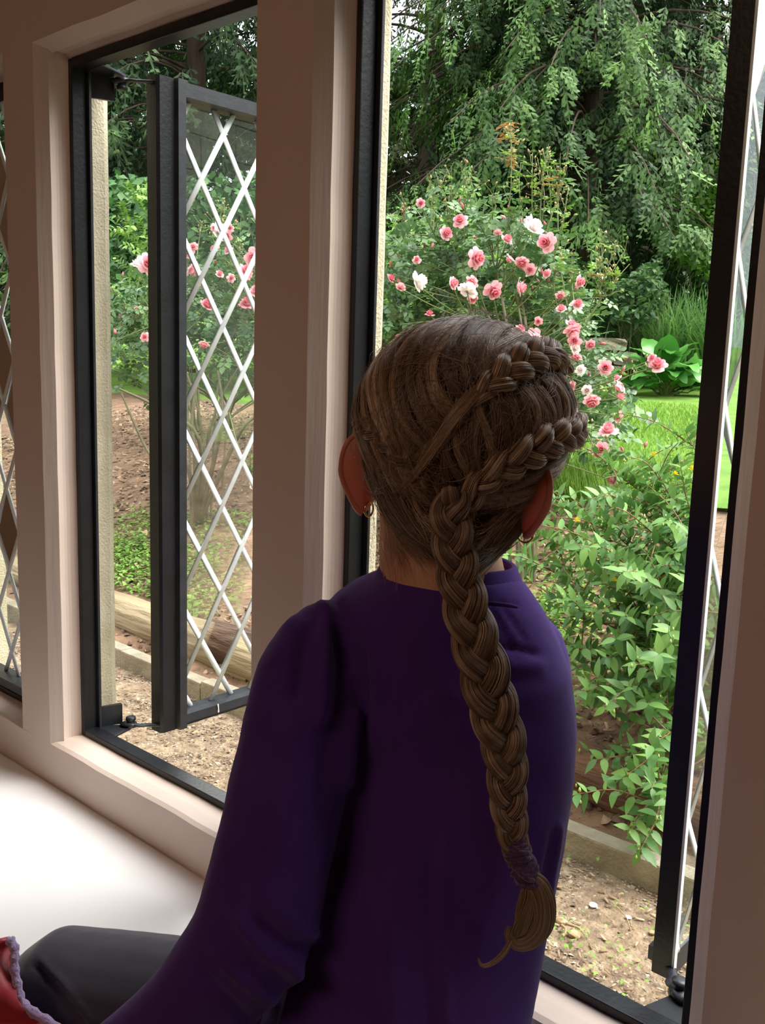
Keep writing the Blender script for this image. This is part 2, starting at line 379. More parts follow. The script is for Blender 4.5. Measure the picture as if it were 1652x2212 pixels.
def casement(label, hinge, ax, n, width=0.452, height=1.030, wnode=0.048, znode=1.549-ZB, inner=1, lead_w=0.0052, cat='casement window', slim=False, ch=None):
    """hinge: bottom corner of the hinge stile, ax: direction of the width, n: direction the inner face looks"""
    H = np.array(hinge, float); ax = np.array(ax, float); n = np.array(n, float)
    root = tag(empty('casement', H), label, cat)
    def W3(w, h, d): return H+ax*w+n*d+np.array([0, 0, h])
    def bar(name, sec, a, b, vert, m):
        """sec: list of (across, depth); run from a to b"""
        R = []
        bmx = bmesh.new()
        for t in (a, b):
            R.append([bmx.verts.new(W3(s, t, d) if vert else W3(t, s, d)) for s, d in sec])
        k = len(sec)
        bmx.faces.new(R[0]); bmx.faces.new(R[1][::-1])
        for i in range(k):
            f = bmx.faces.new((R[0][i], R[0][(i+1) % k], R[1][(i+1) % k], R[1][i]))
            if name == 'stile' and len(sec) == 8:
                q = (sec[i][0]+sec[(i+1) % k][0])/2; q = min(q, width-q)
                if q < 0.0305: f.material_index = 1  # channel side takes the blacker iron, its shade put into the colour
        ob = bm_obj(name, bmx, m, root); ob.data.materials.append(iron); return ob
    # depth 0 = inner face of glass side; positive towards n.  stile section: splay + raised bead
    sl = [(0.0, -0.024), (0.0, 0.000), (0.004, 0.004), (0.030, 0.004), (0.032, 0.012), (0.046, 0.012), (0.048, -0.003), (0.048, -0.024)]
    if slim: sl = [(0.0, -0.0165), (0.0, 0.004), (0.005, 0.004), (0.006, -0.006), (0.007, -0.0165)]
    bar('stile', sl, 0, height, True, iron if slim else iron_grey)
    bar('stile', [(width-s, d) for s, d in sl][::-1], 0, height, True, iron_grey)
    gd = -0.0145 if slim else -0.012
    rl = [(0.0005, -0.0165 if slim else -0.0235), (0.0005, 0.002), (0.008, 0.002), (0.009, 0.0115), (0.024, 0.0115), (0.026, -0.003), (0.026, -0.0165 if slim else -0.0235)]
    bar('rail', rl, 0.005 if slim else 0.0455, width-(0.005 if slim else 0.0455), False, iron_grey)
    bar('rail', [(height-s, d) for s, d in rl][::-1], 0.005 if slim else 0.0455, width-(0.005 if slim else 0.0455), False, iron_grey)
    if slim: bar('putty_bead', [(0.0005, -0.0195), (0.0005, -0.0167), (0.0068, -0.0167), (0.0068, -0.0195)], 0.01, height-0.01, True, lead)
    w0, w1, h0, h1 = (0.007 if slim else 0.046), width-(0.007 if slim else 0.046), 0.025, height-0.025; CH = ch or 0.151
    # lattice cames
    segs = []
    for k in range(-14, 20):
        zc = znode+k*CH
        for s in (1, -1):
            p = (wnode-12*CW/2, zc-s*12*CH/2); q = (wnode+30*CW/2, zc+s*30*CH/2)
            c = clip_seg(p, q, w0, w1, h0, h1)
            if c: segs.append((c, s))
    for (p, q), s in segs:
        p3, q3 = W3(p[0], p[1], gd+0.0008*s), W3(q[0], q[1], gd+0.0008*s)
        if np.linalg.norm(p3-q3) < 0.012: continue
        V, F = tube_vf([p3, q3], lead_w, 8, True, 0.5, up=n)
        place('lead_came', quads_to_mesh('lead_came', [(V, F)], lead, smooth=False), root)
    # panes
    for a in range(-2, 14):
        for b in range(-12, 18):
            if (a+b) % 2: continue
            cx, cz = wnode+a*CW/2, znode+(b*CH/2)
            cx2, cz2 = cx, cz+CH/2
            P = clip_poly([(cx2-CW/2, cz2), (cx2, cz2-CH/2), (cx2+CW/2, cz2), (cx2, cz2+CH/2)], w0, w1, h0, h1)
            if not P: continue
            A = 0.5*abs(sum(P[i][0]*P[(i+1) % len(P)][1]-P[(i+1) % len(P)][0]*P[i][1] for i in range(len(P))))
            if A < 2e-5: continue
            bmx = bmesh.new(); ti = random.uniform(-0.004, 0.004); tj = random.uniform(-0.003, 0.003)
            f = [bmx.verts.new(W3(p[0], p[1], gd+ti*(p[0]-cx2)*8+tj*(p[1]-cz2)*8)) for p in P]
            bmx.faces.new(f); bm_obj('pane', bmx, glass, root)
    return root
# left light: swung out to a right angle on its left side;  right light: the same on its right side
cas_l = casement('black iron casement swung open in the left light, its diamond lattice seen face on',
                 (-1.262, 0.095, ZB-0.002), (0, 1, 0), (1, 0, 0))
cas_r = casement('black iron casement open at the right, seen edge on with pale strip',
                 (-0.380, 0.093, ZB-0.002), (0, 1, 0), (-1, 0, 0), znode=1.163-ZB, wnode=0.0165, slim=True, ch=0.140, lead_w=0.0040)
cas_c = casement('closed leaded casement at the left edge of the photo, only a sliver showing',
                 (-1.928, 0.008, ZB+0.004), (1, 0, 0), (0, -1, 0))
cas_d = casement('closed leaded casement outside the frame, last on the right', (-0.163, 0.008, ZB+0.004), (1, 0, 0), (0, -1, 0))
# projecting hinges: a plate on the fixed frame, a pivot knob and an arm to the casement's stile
def hinge(root, fx, s, z, up, px_, py_, corner):
    """fx: frame corner x, s: +1 when the opening lies to the right of it, (px_,py_): pivot, corner: stile corner"""
    t = 0.004
    polyprism('hinge_plate', [(fx, 0.020), (fx+s*0.055, 0.016), (px_+s*0.006, py_-0.006), (px_-s*0.004, py_+0.010), (fx, 0.030)][::s], z, z+t, iron_grey, root, 'XY', 0.001)
    polyprism('hinge_web', [(fx+s*0.0, 0.024), (fx+s*0.004, 0.024), (fx+s*0.018, 0.060), (fx+s*0.010, 0.062)][::s], z+(t if up > 0 else -0.034), z+t+(0.034 if up > 0 else 0), iron_grey, root, 'XY')
    a = spline([(px_-s*0.012, py_-0.012, z+up*0.007), (px_, py_, z+up*0.009), (px_+s*0.012, py_+0.006, z+up*0.007), ((px_+corner[0])/2, (py_+corner[1])/2+0.002, z+up*0.006), (corner[0], corner[1]+0.004, z+up*0.006)], 14)
    tube('hinge_arm', a, [0.005, 0.009, 0.011, 0.010, 0.008, 0.006, 0.0055, 0.0055, 0.0055, 0.0055, 0.0055, 0.0055, 0.006, 0.007], iron_grey, root, 8, 0.45, up=(0, 0, 1))
    k = [(px_, py_, z+up*h) for h in (0.004, 0.010, 0.0105, 0.014, 0.015, 0.020, 0.021)]
    tube('pivot_knob', k, [0.011, 0.010, 0.006, 0.006, 0.0085, 0.008, 0.003], iron_grey, root, 10)
hinge(cas_l, -1.336, 1, ZB+0.004, 1, -1.2995, 0.064, (-1.262, 0.100))
hinge(cas_l, -1.336, 1, ZT-0.014, -1, -1.303, 0.064, (-1.266, 0.100))
hinge(cas_r, -0.306, -1, ZB+0.004, 1, -0.341, 0.064, (-0.372, 0.100))
hinge(cas_r, -0.306, -1, ZT-0.014, -1, -0.341, 0.064, (-0.372, 0.100))
drip = mat('white_paint_drip', (0.85, 0.85, 0.85), rough=0.5)
tube('paint_drip', [(-1.2492, 0.205, ZB+0.0235), (-1.2492, 0.206, ZB+0.015), (-1.2494, 0.206, ZB+0.010), (-1.2494, 0.206, ZB+0.008)], [0.0012, 0.0010, 0.0018, 0.001], drip, cas_l, 6)

# ------------------------------------------------------------------ ground
def gpt(x, y):
    """where the line of sight meets the ground"""
    d = ray(x, y)
    for t in np.arange(1.2, 20, 0.01):
        P = CAM+d*t
        if P[2] < float(gz(P[0], P[1])): return P
    return CAM+d*20
def nz(X, Y, s, seed=0):
    """cheap smooth noise"""
    r = np.random.default_rng(seed); v = np.zeros(np.broadcast(X, Y).shape)
    for k in range(7):
        a, b, c = r.uniform(-1, 1, 3); v = v+np.sin(X*s*(1+k*0.6)*a*2+Y*s*(1+k*0.5)*b*2+c*9)*np.cos(Y*s*(1+k*0.7)*a*1.7-X*s*b+c*3)/(1+0.5*k)
    return v/3
def gz(X, Y):
    X = np.asarray(X, float); Y = np.asarray(Y, float)
    slope = np.where(Y < 1.06, 0, np.clip(Y-1.14, 0, 2.0)*0.30)+np.clip(Y-3.14, 0, 6)*0.062+np.clip(Y-9.14, 0, 30)*0.02
    return 0.05+np.where(Y > 1.12, 0.035, 0)+slope
soil = mat('brown_garden_soil', (0.115, 0.066, 0.036), (0.27, 0.165, 0.095), scale=9, rough=0.95, bump=1.0, bscale=35, bdist=0.02, c3=(0.19, 0.112, 0.063))
gravel_m = mat('brown_grit_path', (0.14, 0.095, 0.060), (0.36, 0.27, 0.18), scale=28, rough=0.95, bump=1.0, bscale=120, bdist=0.01, c3=(0.24, 0.17, 0.105))
lawn_m = mat('mown_lawn', (0.12, 0.26, 0.018), (0.24, 0.42, 0.045), scale=5, rough=0.9, bump=1.0, bscale=150, bdist=0.02)
def ground_patch(name, x0, x1, y0, y1, nx, ny, m, amp, s, seed, off=0.0):
    x = np.linspace(x0, x1, nx); y = np.linspace(y0, y1, ny); X, Y = np.meshgrid(x, y)
    Z = gz(X, Y)+off+amp*nz(X, Y, s, seed)+0.4*amp*nz(X, Y, s*4, seed+1)
    if name == 'flower_bed': Z = Z-0.3*np.clip((X+3.7)*3, 0, 1)*np.clip((Y-3.10)*8, 0, 1)
    if name == 'lawn': Z = Z-0.3*np.clip((-3.7-X)*3, 0, 1)*np.clip((4.55-Y)*6, 0, 1)
    V = np.stack([X, Y, Z], -1).reshape(-1, 3); i = np.arange(ny-1)[:, None]*nx; j = np.arange(nx-1)[None]
    F = np.stack([i+j, i+j+1, i+nx+j+1, i+nx+j], -1).reshape(-1, 4)
    return tag(link(name, fast_mesh(name, V, F, m, True)), kind='structure')
ground_patch('gravel_path', -7, 5, 0.06, 1.125, 300, 60, gravel_m, 0.006, 7, 1)
ground_patch('flower_bed', -12, 4, 1.125, 4.6, 300, 90, soil, 0.020, 5, 2)
ground_patch('lawn', -18, 12, 3.05, 34, 120, 160, lawn_m, 0.02, 0.9, 3, off=0.02)

# ------------------------------------------------------------------ the girl
AR = _r0.copy(); AN = np.array([math.sin(YAW), math.cos(YAW), 0.0]); UP = np.array([0, 0, 1.0])
skin_m = mat('fair_skin', (0.60, 0.30, 0.20), (0.68, 0.37, 0.26), scale=6, rough=0.5, bump=0.15, bscale=300, sss=0.35, sssr=(0.012,), bdist=0.0006)
ear_m = mat('thin_ear_skin', (0.66, 0.27, 0.21), (0.72, 0.33, 0.26), scale=20, rough=0.45, sss=0.2, sssr=(0.01,), trans=0.3)
purple = mat('purple_jersey', (0.064, 0.020, 0.215), (0.082, 0.028, 0.250), scale=14, rough=0.85, bump=0.5, bscale=900, sheen=0.15, spec=0.2, bdist=0.0006)
legging = mat('charcoal_leggings', (0.032, 0.030, 0.050), (0.046, 0.044, 0.066), scale=20, rough=0.8, bump=0.5, bscale=900, sheen=0.3, spec=0.2, bdist=0.0005)
gold = mat('gold_hoop', (0.75, 0.46, 0.18), rough=0.25, metallic=1.0)

def remesh(name, VFs, voxel, m, parent, it=6, fac=0.5, sculpt=None):
    me = quads_to_mesh(name+'_raw', VFs, None)
    o = bpy.data.objects.new('tmp', me); COL.objects.link(o)
    r = o.modifiers.new('r', 'REMESH'); r.mode = 'VOXEL'; r.voxel_size = voxel; r.use_smooth_shade = True
    if it: s = o.modifiers.new('s', 'SMOOTH'); s.iterations = it; s.factor = fac
    dg = bpy.context.evaluated_depsgraph_get(); dg.update()
    e = bpy.data.meshes.new_from_object(o.evaluated_get(dg)); e.name = name
    bpy.data.objects.remove(o); bpy.data.meshes.remove(me)
    n = len(e.vertices); co = np.empty(n*3); e.vertices.foreach_get('co', co); co = co.reshape(-1, 3)
    if sculpt is not None:
        no = np.empty(n*3); e.vertex_normals.foreach_get('vector', no); no = no.reshape(-1, 3)
        co = sculpt(co, no); e.vertices.foreach_set('co', co.astype(np.float32).ravel()); e.update()
    e.materials.clear(); e.materials.append(m)
    for p in e.polygons: p.material_index = 0
    e.polygons.foreach_set('use_smooth', np.ones(len(e.polygons), dtype=bool))
    return place(name, e, parent)
def loft(rings, seg=28):
    """rings: (centre, axisA, axisB, a, b[, power])"""
    V = []
    for R in rings:
        c, A, B, a, b = R[:5]; p = R[5] if len(R) > 5 else 2.0
        th = np.arange(seg)/seg*2*PI; cc, ss = np.cos(th), np.sin(th)
        x = np.sign(cc)*np.abs(cc)**(2/p)*a; y = np.sign(ss)*np.abs(ss)**(2/p)*b
        V.append(np.asarray(c)+x[:, None]*np.asarray(A)+y[:, None]*np.asarray(B))
    n = len(V); V = np.vstack(V+[np.asarray(rings[0][0])[None], np.asarray(rings[-1][0])[None]])
    i = np.arange(n-1)[:, None]*seg; j = np.arange(seg)[None]; k = (j+1) % seg
    F = np.stack([i+j, i+k, i+seg+k, i+seg+j], -1).reshape(-1, 4); c0 = n*seg; jj = np.arange(seg); kk = (jj+1) % seg
    F = np.vstack([F, np.stack([np.full(seg, c0), kk, jj, jj], -1), np.stack([np.full(seg, c0+1), jj+(n-1)*seg, kk+(n-1)*seg, kk+(n-1)*seg], -1)])
    return V, F
def ellipsoid(c, ax, rad, nu=16, nv=12):
    rings = []
    for k in range(nv+1):
        t = -PI/2+PI*(k+0.02)/(nv+0.04)
        rings.append((np.asarray(c)+ax[2]*math.sin(t)*rad[2], ax[0], ax[1], max(1e-4, math.cos(t)*rad[0]), max(1e-4, math.cos(t)*rad[1])))
    return loft(rings, nu)
def chain(pts, rad, n=14, seg=18, flat=None, up=None):
    pts = np.asarray(pts, float); k = len(pts)
    P = spline(pts, n); r = np.interp(np.linspace(0, k-1, n), range(k), rad)
    # rounded ends
    a = P[0]-(P[1]-P[0])/np.linalg.norm(P[1]-P[0])*r[0]*0.6; b = P[-1]+(P[-1]-P[-2])/np.linalg.norm(P[-1]-P[-2])*r[-1]*0.6
    P = np.vstack([a, P, b]); r = np.concatenate([[r[0]*0.55], r, [r[-1]*0.55]])
    return tube_vf(P, r, seg, True, flat, up)

girl = tag(empty('person', (-0.46, -0.2, SEAT_Z)), 'girl with plaited brown hair and purple long sleeved top sitting on the window seat', 'person')

# head frame: turned 25 degrees to her right of the line of sight, tilted to the right, chin a little down
HC = px(1006, 930, D=0.80)
ps, ro, pi_ = math.radians(25), math.radians(5), math.radians(6)
hf = AN*math.cos(ps)+AR*math.sin(ps); hr = AR*math.cos(ps)-AN*math.sin(ps); hu = UP.copy()
hf, hu = hf*math.cos(pi_)-hu*math.sin(pi_), hu*math.cos(pi_)+hf*math.sin(pi_)
hr, hu = hr*math.cos(ro)-hu*math.sin(ro), hu*math.cos(ro)+hr*math.sin(ro)
HM = np.stack([hr, hf, hu], axis=1)
def H(x, y, z): return HC+HM@np.array([x, y, z])
def toH(P): return (np.asarray(P)-HC)@HM
HA = np.array([0.0865, 0.102, 0.0915])        # hair envelope
skull = []
for k in range(15):
    t = -PI/2+PI*(k+0.05)/14.1
    skull.append((H(0, -0.002, 0.002+math.sin(t)*0.083), hr, hf, max(1e-4, 0.076*math.cos(t)), max(1e-4, 0.092*math.cos(t))))
neck_b = px(955, 1262, D=0.795)
bodyp = [loft(skull),
    ellipsoid(H(0, 0.030, -0.048), (hr, hf, hu), (0.060, 0.062, 0.062)),      # cheeks and jaw
    ellipsoid(H(0, 0.062, -0.088), (hr, hf, hu), (0.026, 0.026, 0.022)),      # chin
    ellipsoid(H(0, 0.083, 0.020), (hr, hf, hu), (0.050, 0.012, 0.030)),       # brow
    chain([H(0, 0.089, -0.004), H(0, 0.099, -0.026), H(0, 0.103, -0.036)], [0.006, 0.008, 0.0105], 6),   # nose
    ellipsoid(H(-0.008, 0.096, -0.039), (hr, hf, hu), (0.007, 0.007, 0.006)), ellipsoid(H(0.008, 0.096, -0.039), (hr, hf, hu), (0.007, 0.007, 0.006)),
    ellipsoid(H(0, 0.089, -0.058), (hr, hf, hu), (0.020, 0.008, 0.010)),      # mouth
    chain([H(0, -0.006, -0.03), H(0, -0.018, -0.075), px(948, 1180, D=0.80), neck_b, px(955, 1330, D=0.80)], [0.060, 0.054, 0.0500, 0.054, 0.060], 14, 22)]
# torso of the body, arms, legs
T = lambda x, y, D, a, b, p=2.2: (px(x, y, D=D), AR, AN, a, b, p)
bodyp.append(loft([T(955, 1290, .80, .055, .045), T(950, 1330, .80, .070, .045), T(965, 1420, .80, .078, .052), T(990, 1560, .795, .074, .054), T(980, 1750, .79, .072, .052), T(940, 1950, .79, .074, .054), T(915, 2150, .80, .078, .058), T(895, 2300, .82, .074, .055), T(885, 2400, .84, .070, .052)]))
Lsh, Lel, Lwr = px(705, 1425, D=.782), px(565, 1990, D=.742), px(150, 2370, D=.80)
Rsh, Rel = px(1130, 1400, D=.835), px(1105, 1830, D=.93)
Rwr = np.array([-0.545, -0.165, 0.668])
bodyp += [chain([px(800, 1400, D=.79), Lsh, (Lsh+Lel)/2, Lel], [.026, .028, .029, .026]), chain([Lel, px(372, 2212, D=.757), Lwr], [.027, .026, .018]),
          chain([px(1060, 1420, D=.81), px(1120, 1430, D=.835), (Rsh+Rel)/2, Rel], [.022, .023, .024, .022]), chain([Rel, (Rel+Rwr)/2, Rwr], [.024, .022, .019])]
Lhip, Lkn = np.array([-0.52, -0.235, 0.585]), px(118, 2128, D=.955)
Lan = Lkn+np.array([-0.01, -0.060, -0.36]); Rhip = np.array([-0.44, -0.21, 0.585]); Rkn = np.array([-0.255, -0.150, 0.560]); Ran = np.array([-0.640, -0.125, 0.545])
for hip, kn, an in ((Lhip, Lkn, Lan), (Rhip, Rkn, Ran)):
    bodyp += [chain([hip, (hip+kn)/2+np.array([0, 0, .004]), kn], [.066, .062, .050]), chain([kn, kn*.62+an*.38+(np.array([0, -.035, 0]) if kn is Lkn else 0), an], [.047, .044, .028])]
def foot(an, fwd):
    f = np.array(fwd, float); f /= np.linalg.norm(f)
    return chain([an-f*0.02-UP*0.012, an+f*0.05-UP*0.018, an+f*0.12-UP*0.026], [.030, .030, .022], 8, 14, 0.75, up=(0, 0, 1))
bodyp += [foot(Lan, (-0.2, -0.9, -0.25)), foot(Ran, (-0.75, 0.10, -0.05))]
def hand(w, d, n, s):
    """wrist w, finger direction d, back of hand n, s=+1 thumb on d x n side; curled over what it rests on"""
    d = np.array(d, float); d /= np.linalg.norm(d); n = np.array(n, float); n -= d*(n@d); n /= np.linalg.norm(n); t = np.cross(d, n)*s
    out = [chain([w-d*0.01, w+d*0.025, w+d*0.060], [.017, .026, .029], 8, 14, 0.50, up=n)]
    for k, (off, ln, r) in enumerate(((0.022, .052, .0072), (0.0075, .058, .0075), (-0.0075, .054, .0072), (-0.021, .042, .0064))):
        b = w+d*0.062+t*off
        out.append(chain([b-d*0.015, b+d*ln*0.30+n*0.003, b+d*ln*0.68-n*0.008, b+d*ln*0.85-n*0.022], [r*1.05, r, r*.92, r*.75], 9, 10))
    b = w+d*0.018+t*0.018
    out.append(chain([b, b+d*0.020+t*0.018-n*0.003, b+d*0.045+t*0.022-n*0.010], [.0105, .0090, .0070], 7, 10))
    return out
bodyp += hand(Lwr, (-0.9, -0.05, -0.32), (-0.2, 0.1, 1), 1)
bodyp += hand(Rwr, (-0.80, 0.10, -0.42), (-0.2, 0.1, 1), -1)
remesh('body', bodyp, 0.0048, skin_m, girl, it=5)
# ears: curled shells with a rolled helix rim
def ear(side):
    nu, nv = 36, 9; V = np.zeros((nu*nv*2, 3))
    base = H(side*(0.0665 if side < 0 else 0.0625), -0.018, -0.050 if side < 0 else -0.046)
    out = HM@np.array([side*0.80, -0.60, 0.0]); up = HM@np.array([side*0.10, -0.16, 1.0]); fr = HM@np.array([side*0.60, 0.80, 0.0])
    k_ = 1.0 if side < 0 else 0.86; c = base+out*0.013
    def rimpt(a):
        s = math.sin(a); w = 0.0185*math.cos(a)*(1.0 if s > 0 else 1-0.48*(-s)**1.3); return w, (0.0335 if s > 0 else 0.0345)*s*k_
    for layer in (0, 1):
        for i in range(nu):
            a = i/nu*2*PI; wx, wz = rimpt(a)
            for j in range(nv):
                q = j/(nv-1); P = c+out*wx*q+up*wz*q
                curl = 0.0050*q**3-0.0035*(1-q)-0.0010
                V[(layer*nu+i)*nv+j] = P+fr*curl-fr*(0.0034*(1-0.3*q))*layer
    F = []
    for layer in (0, 1):
        for i in range(nu):
            for j in range(nv-1):
                a0 = (layer*nu+i)*nv+j; b0 = (layer*nu+(i+1) % nu)*nv+j
                F.append((a0, b0, b0+1, a0+1) if layer else (a0, a0+1, b0+1, b0))
    for i in range(nu):
        a0 = i*nv+nv-1; b0 = ((i+1) % nu)*nv+nv-1; F.append((a0, a0+nu*nv, b0+nu*nv, b0))
    o = place('ear', fast_mesh('ear', V, F, ear_m, True), girl)
    rim = []
    for a in np.linspace(-PI*0.5, PI*0.95, 44): wx, wz = rimpt(a); rim.append(c+out*wx*0.97+up*wz*0.97+fr*0.0028)
    tube('helix', rim, [0.0034]*6+[0.0030]*10+[0.0027]*26+[0.002, 0.0012], ear_m, o, 10)
    return c
for side, Rr, pos in ((-1, 0.0062, (797, 1100, 0.806)), (1, 0.0064, (1134, 1155, 0.772))):
    ear(side)
    c = px(*pos[:2], D=pos[2]); d1 = (AR*0.55+AN*0.83) if side < 0 else (AR*0.92-AN*0.4)
    ring = [c+d1*math.cos(a)*Rr+UP*math.sin(a)*Rr for a in np.linspace(0, 2*PI, 25)]
    o = tube('earring', ring, 0.0009, gold, girl, 8); o['label'] = 'thin gold hoop in the %s ear' % ('left' if side < 0 else 'right')
# face
hair_core0 = mat('eyebrow_hair', (0.06, 0.035, 0.02), rough=0.7)
eye_w = mat('eye_white', (0.8, 0.78, 0.75), rough=0.15); iris = mat('brown_iris', (0.06, 0.03, 0.015), rough=0.1); lip = mat('pink_lips', (0.55, 0.20, 0.17), rough=0.4, sss=0.2)
for s in (-1, 1):
    e = place('eye', quads_to_mesh('eye', [ellipsoid(H(s*0.029, 0.0815, -0.006), (hr, hf, hu), (0.0105, 0.0105, 0.0062))], eye_w), girl)
    for dz, rz in ((0.0052, 0.0060), (-0.0062, 0.0042)): place('eyelid', quads_to_mesh('eyelid', [ellipsoid(H(s*0.029, 0.0815, -0.006+dz), (hr, hf, hu), (0.0128, 0.0122, rz))], skin_m), e)
    place('eyebrow', quads_to_mesh('eyebrow', [tube_vf([H(s*0.016, 0.0945, 0.011), H(s*0.028, 0.0925, 0.0145), H(s*0.041, 0.083, 0.011)], [.0018, .0024, .001], 8)], hair_core0), girl)
    place('iris', quads_to_mesh('iris', [ellipsoid(H(s*0.029, 0.0905, -0.006), (hr, hf, hu), (0.0046, 0.0024, 0.0046))], iris), e)
for z, h in ((-0.0555, 0.0035), (-0.0610, 0.0042)):
    place('lip', quads_to_mesh('lip', [ellipsoid(H(0, 0.0945, z), (hr, hf, hu), (0.018, 0.006, h))], lip), girl)

# ---- purple top: one surface from torso and both sleeves, then folds
def seg_dist(P2, a, b):
    a = np.array(a, float); b = np.array(b, float); d = b-a; t = np.clip(((P2-a)@d)/max(d@d, 1e-9), 0, 1)
    return np.linalg.norm(P2-(a+t[:, None]*d), axis=1)
def poly_dist(P2, L): return np.min([seg_dist(P2, L[i], L[i+1]) for i in range(len(L)-1)], axis=0)
FOLDS = [  # drawn where the cloth shows them: line, half width (px), height (m)
    ([(725, 1292), (762, 1345), (787, 1420), (794, 1500), (788, 1560)], 7, -0.0022),      # armhole seam
    ([(742, 1292), (780, 1345), (806, 1420), (812, 1500)], 12, 0.0014),
    ([(703, 1318), (706, 1380), (700, 1470), (692, 1560)], 13, 0.0045), ([(728, 1370), (742, 1430), (738, 1530)], 15, -0.0050),
    ([(672, 1330), (655, 1400), (640, 1500)], 17, -0.0040), ([(630, 1340), (600, 1420)], 18, 0.0022),
    ([(762, 1540), (752, 1610), (746, 1690)], 13, 0.0050), ([(720, 1560), (700, 1650), (690, 1760)], 22, -0.0030),
    ([(640, 1560), (620, 1700), (600, 1820)], 30, 0.0020), ([(700, 1290), (690, 1305), (668, 1340)], 10, 0.0025),
    ([(600, 1960), (650, 2010), (700, 2020)], 16, 0.0040), ([(520, 1990), (575, 2060), (640, 2090)], 16, 0.0040), ([(560, 1990), (620, 2045), (690, 2060)], 14, -0.0035),
    ([(470, 2060), (530, 2120), (600, 2170)], 15, 0.0030), ([(440, 2110), (500, 2170), (560, 2230)], 14, -0.0025), ([(620, 2070), (640, 2140), (620, 2212)], 15, 0.0045),
    ([(965, 1800), (955, 1950), (965, 2200)], 14, 0.0022), ([(930, 1850), (925, 2000), (935, 2200)], 16, -0.0016), ([(860, 1900), (840, 2050), (850, 2200)], 22, 0.0022),
    ([(1085, 1398), (1120, 1402), (1155, 1412)], 8, -0.0018), ([(1065, 1420), (1110, 1440), (1160, 1440)], 18, 0.0020), ([(1045, 1318), (1070, 1380)], 4, -0.0010), ([(1060, 1312), (1100, 1390)], 4, -0.0010),
    ([(1085, 1312), (1135, 1385)], 5, -0.0009), ([(1035, 1302), (1120, 1306)], 4, -0.0010),
    ([(1195, 1800), (1180, 1880), (1168, 1990)], 7, -0.0022), ([(1210, 1790), (1195, 1880), (1180, 1980)], 8, 0.0018), ([(1150, 1850), (1140, 1960)], 10, -0.0012),
    ([(800, 1650), (780, 1800), (770, 2000)], 20, -0.0020), ([(830, 1600), (900, 1560), (960, 1500)], 30, 0.0012)]
def cloth_sculpt(co, no):
    x, y, D = proj(co); P2 = np.stack([x, y], 1); view = (co-CAM); view /= np.linalg.norm(view, axis=1, keepdims=True)
    face = np.clip(-(no*view).sum(1)*2.5+0.1, 0, 1); d = np.zeros(len(co))
    for L, w, h in FOLDS: d += 1.5*h*np.exp(-(poly_dist(P2, L)/w)**2)
    d *= face
    d += 0.0011*nz(co[:, 0]*1+co[:, 1], co[:, 2], 16, 5)+0.0006*nz(co[:, 0]-co[:, 1], co[:, 2], 40, 6)
    return co+no*d[:, None]
def TR(y, xl, xr, D, b, p=2.25): return (px((xl+xr)/2, y, D=D), AR, AN, (xr-xl)/2*D/FPX, b, p)
torso = [TR(1232, 836, 1112, .796, .052), TR(1246, 812, 1124, .796, .057), TR(1266, 762, 1142, .796, .062), TR(1306, 708, 1170, .796, .068), TR(1370, 712, 1203, .797, .074), TR(1440, 735, 1231, .797, .080), TR(1560, 742, 1243, .795, .083, 2.1),
         TR(1700, 735, 1232, .79, .082, 2.1), TR(1820, 715, 1212, .79, .080, 2.1), TR(1900, 690, 1198, .785, .080, 2.1), TR(2050, 640, 1167, .79, .084), TR(2130, 600, 1150, .79, .094), TR(2212, 565, 1132, .795, .104), TR(2330, 535, 1118, .81, .112), TR(2420, 530, 1105, .82, .112)]
def SL(L, n=26, seg=26): return chain([px(a, b, D=d) for a, b, r, d in L], [r*d/FPX for a, b, r, d in L], n, seg)
sl_l = SL([(795, 1378, 72, .79), (708, 1385, 92, .780), (672, 1460, 118, .770), (650, 1580, 128, .758), (622, 1700, 128, .748), (598, 1810, 127, .742), (572, 1920, 130, .738), (548, 2010, 132, .738), (480, 2105, 122, .742), (380, 2205, 104, .755), (265, 2290, 90, .775), (190, 2345, 74, .79)], 34)
sl_r = SL([(1060, 1375, 70, .80), (1135, 1400, 82, .825), (1150, 1500, 86, .85), (1138, 1640, 84, .885), (1122, 1780, 86, .915), (1105, 1860, 84, .935)], 20)
fr_ = [px(1105, 1860, D=.935), (px(1105, 1860, D=.935)+Rwr)/2, Rwr+(px(1105, 1860, D=.935)-Rwr)*0.08]
top = remesh('purple_top', [loft(torso, 40), sl_l, sl_r, chain(fr_, [.040, .036, .027], 12)], 0.0040, purple, girl, it=6, sculpt=cloth_sculpt)
top['label'] = 'purple jersey top with gathered sleeve heads'
# ribbed neckband
nb = []
for k, (y, xl, xr) in enumerate(((1246, 812, 1128), (1238, 815, 1127), (1226, 820, 1122), (1208, 827, 1114), (1205, 832, 1110), (1210, 837, 1104), (1240, 837, 1104))):
    c, A, B, a, b, p = TR(y, xl, xr, .796, 0); nb.append((c+UP*0.0, AR, AN, a, a*0.86))
V, F = loft(nb, 160); V = V[:-2]; F = F[:-320]
ang = np.tile(np.arange(160), 7); V = V+(V-np.repeat(np.array([r[0] for r in nb]), 160, 0))*(0.006*np.where(ang % 2 == 0, 1, -1))[:, None]
tilt = np.clip((V-neck_b)@AR, -.1, .1); V[:, 2] -= 0.06*np.clip(tilt, 0, 1)
place('neckband', fast_mesh('neckband', V, F, purple, True), top)
place('keyhole_placket', quads_to_mesh('keyhole_placket', [tube_vf([px(x, y, D=.728) for x, y in ((1036, 1303), (1062, 1304), (1100, 1308), (1118, 1312))], [.0012, .0018, .0018, .001], 8)], purple), top)

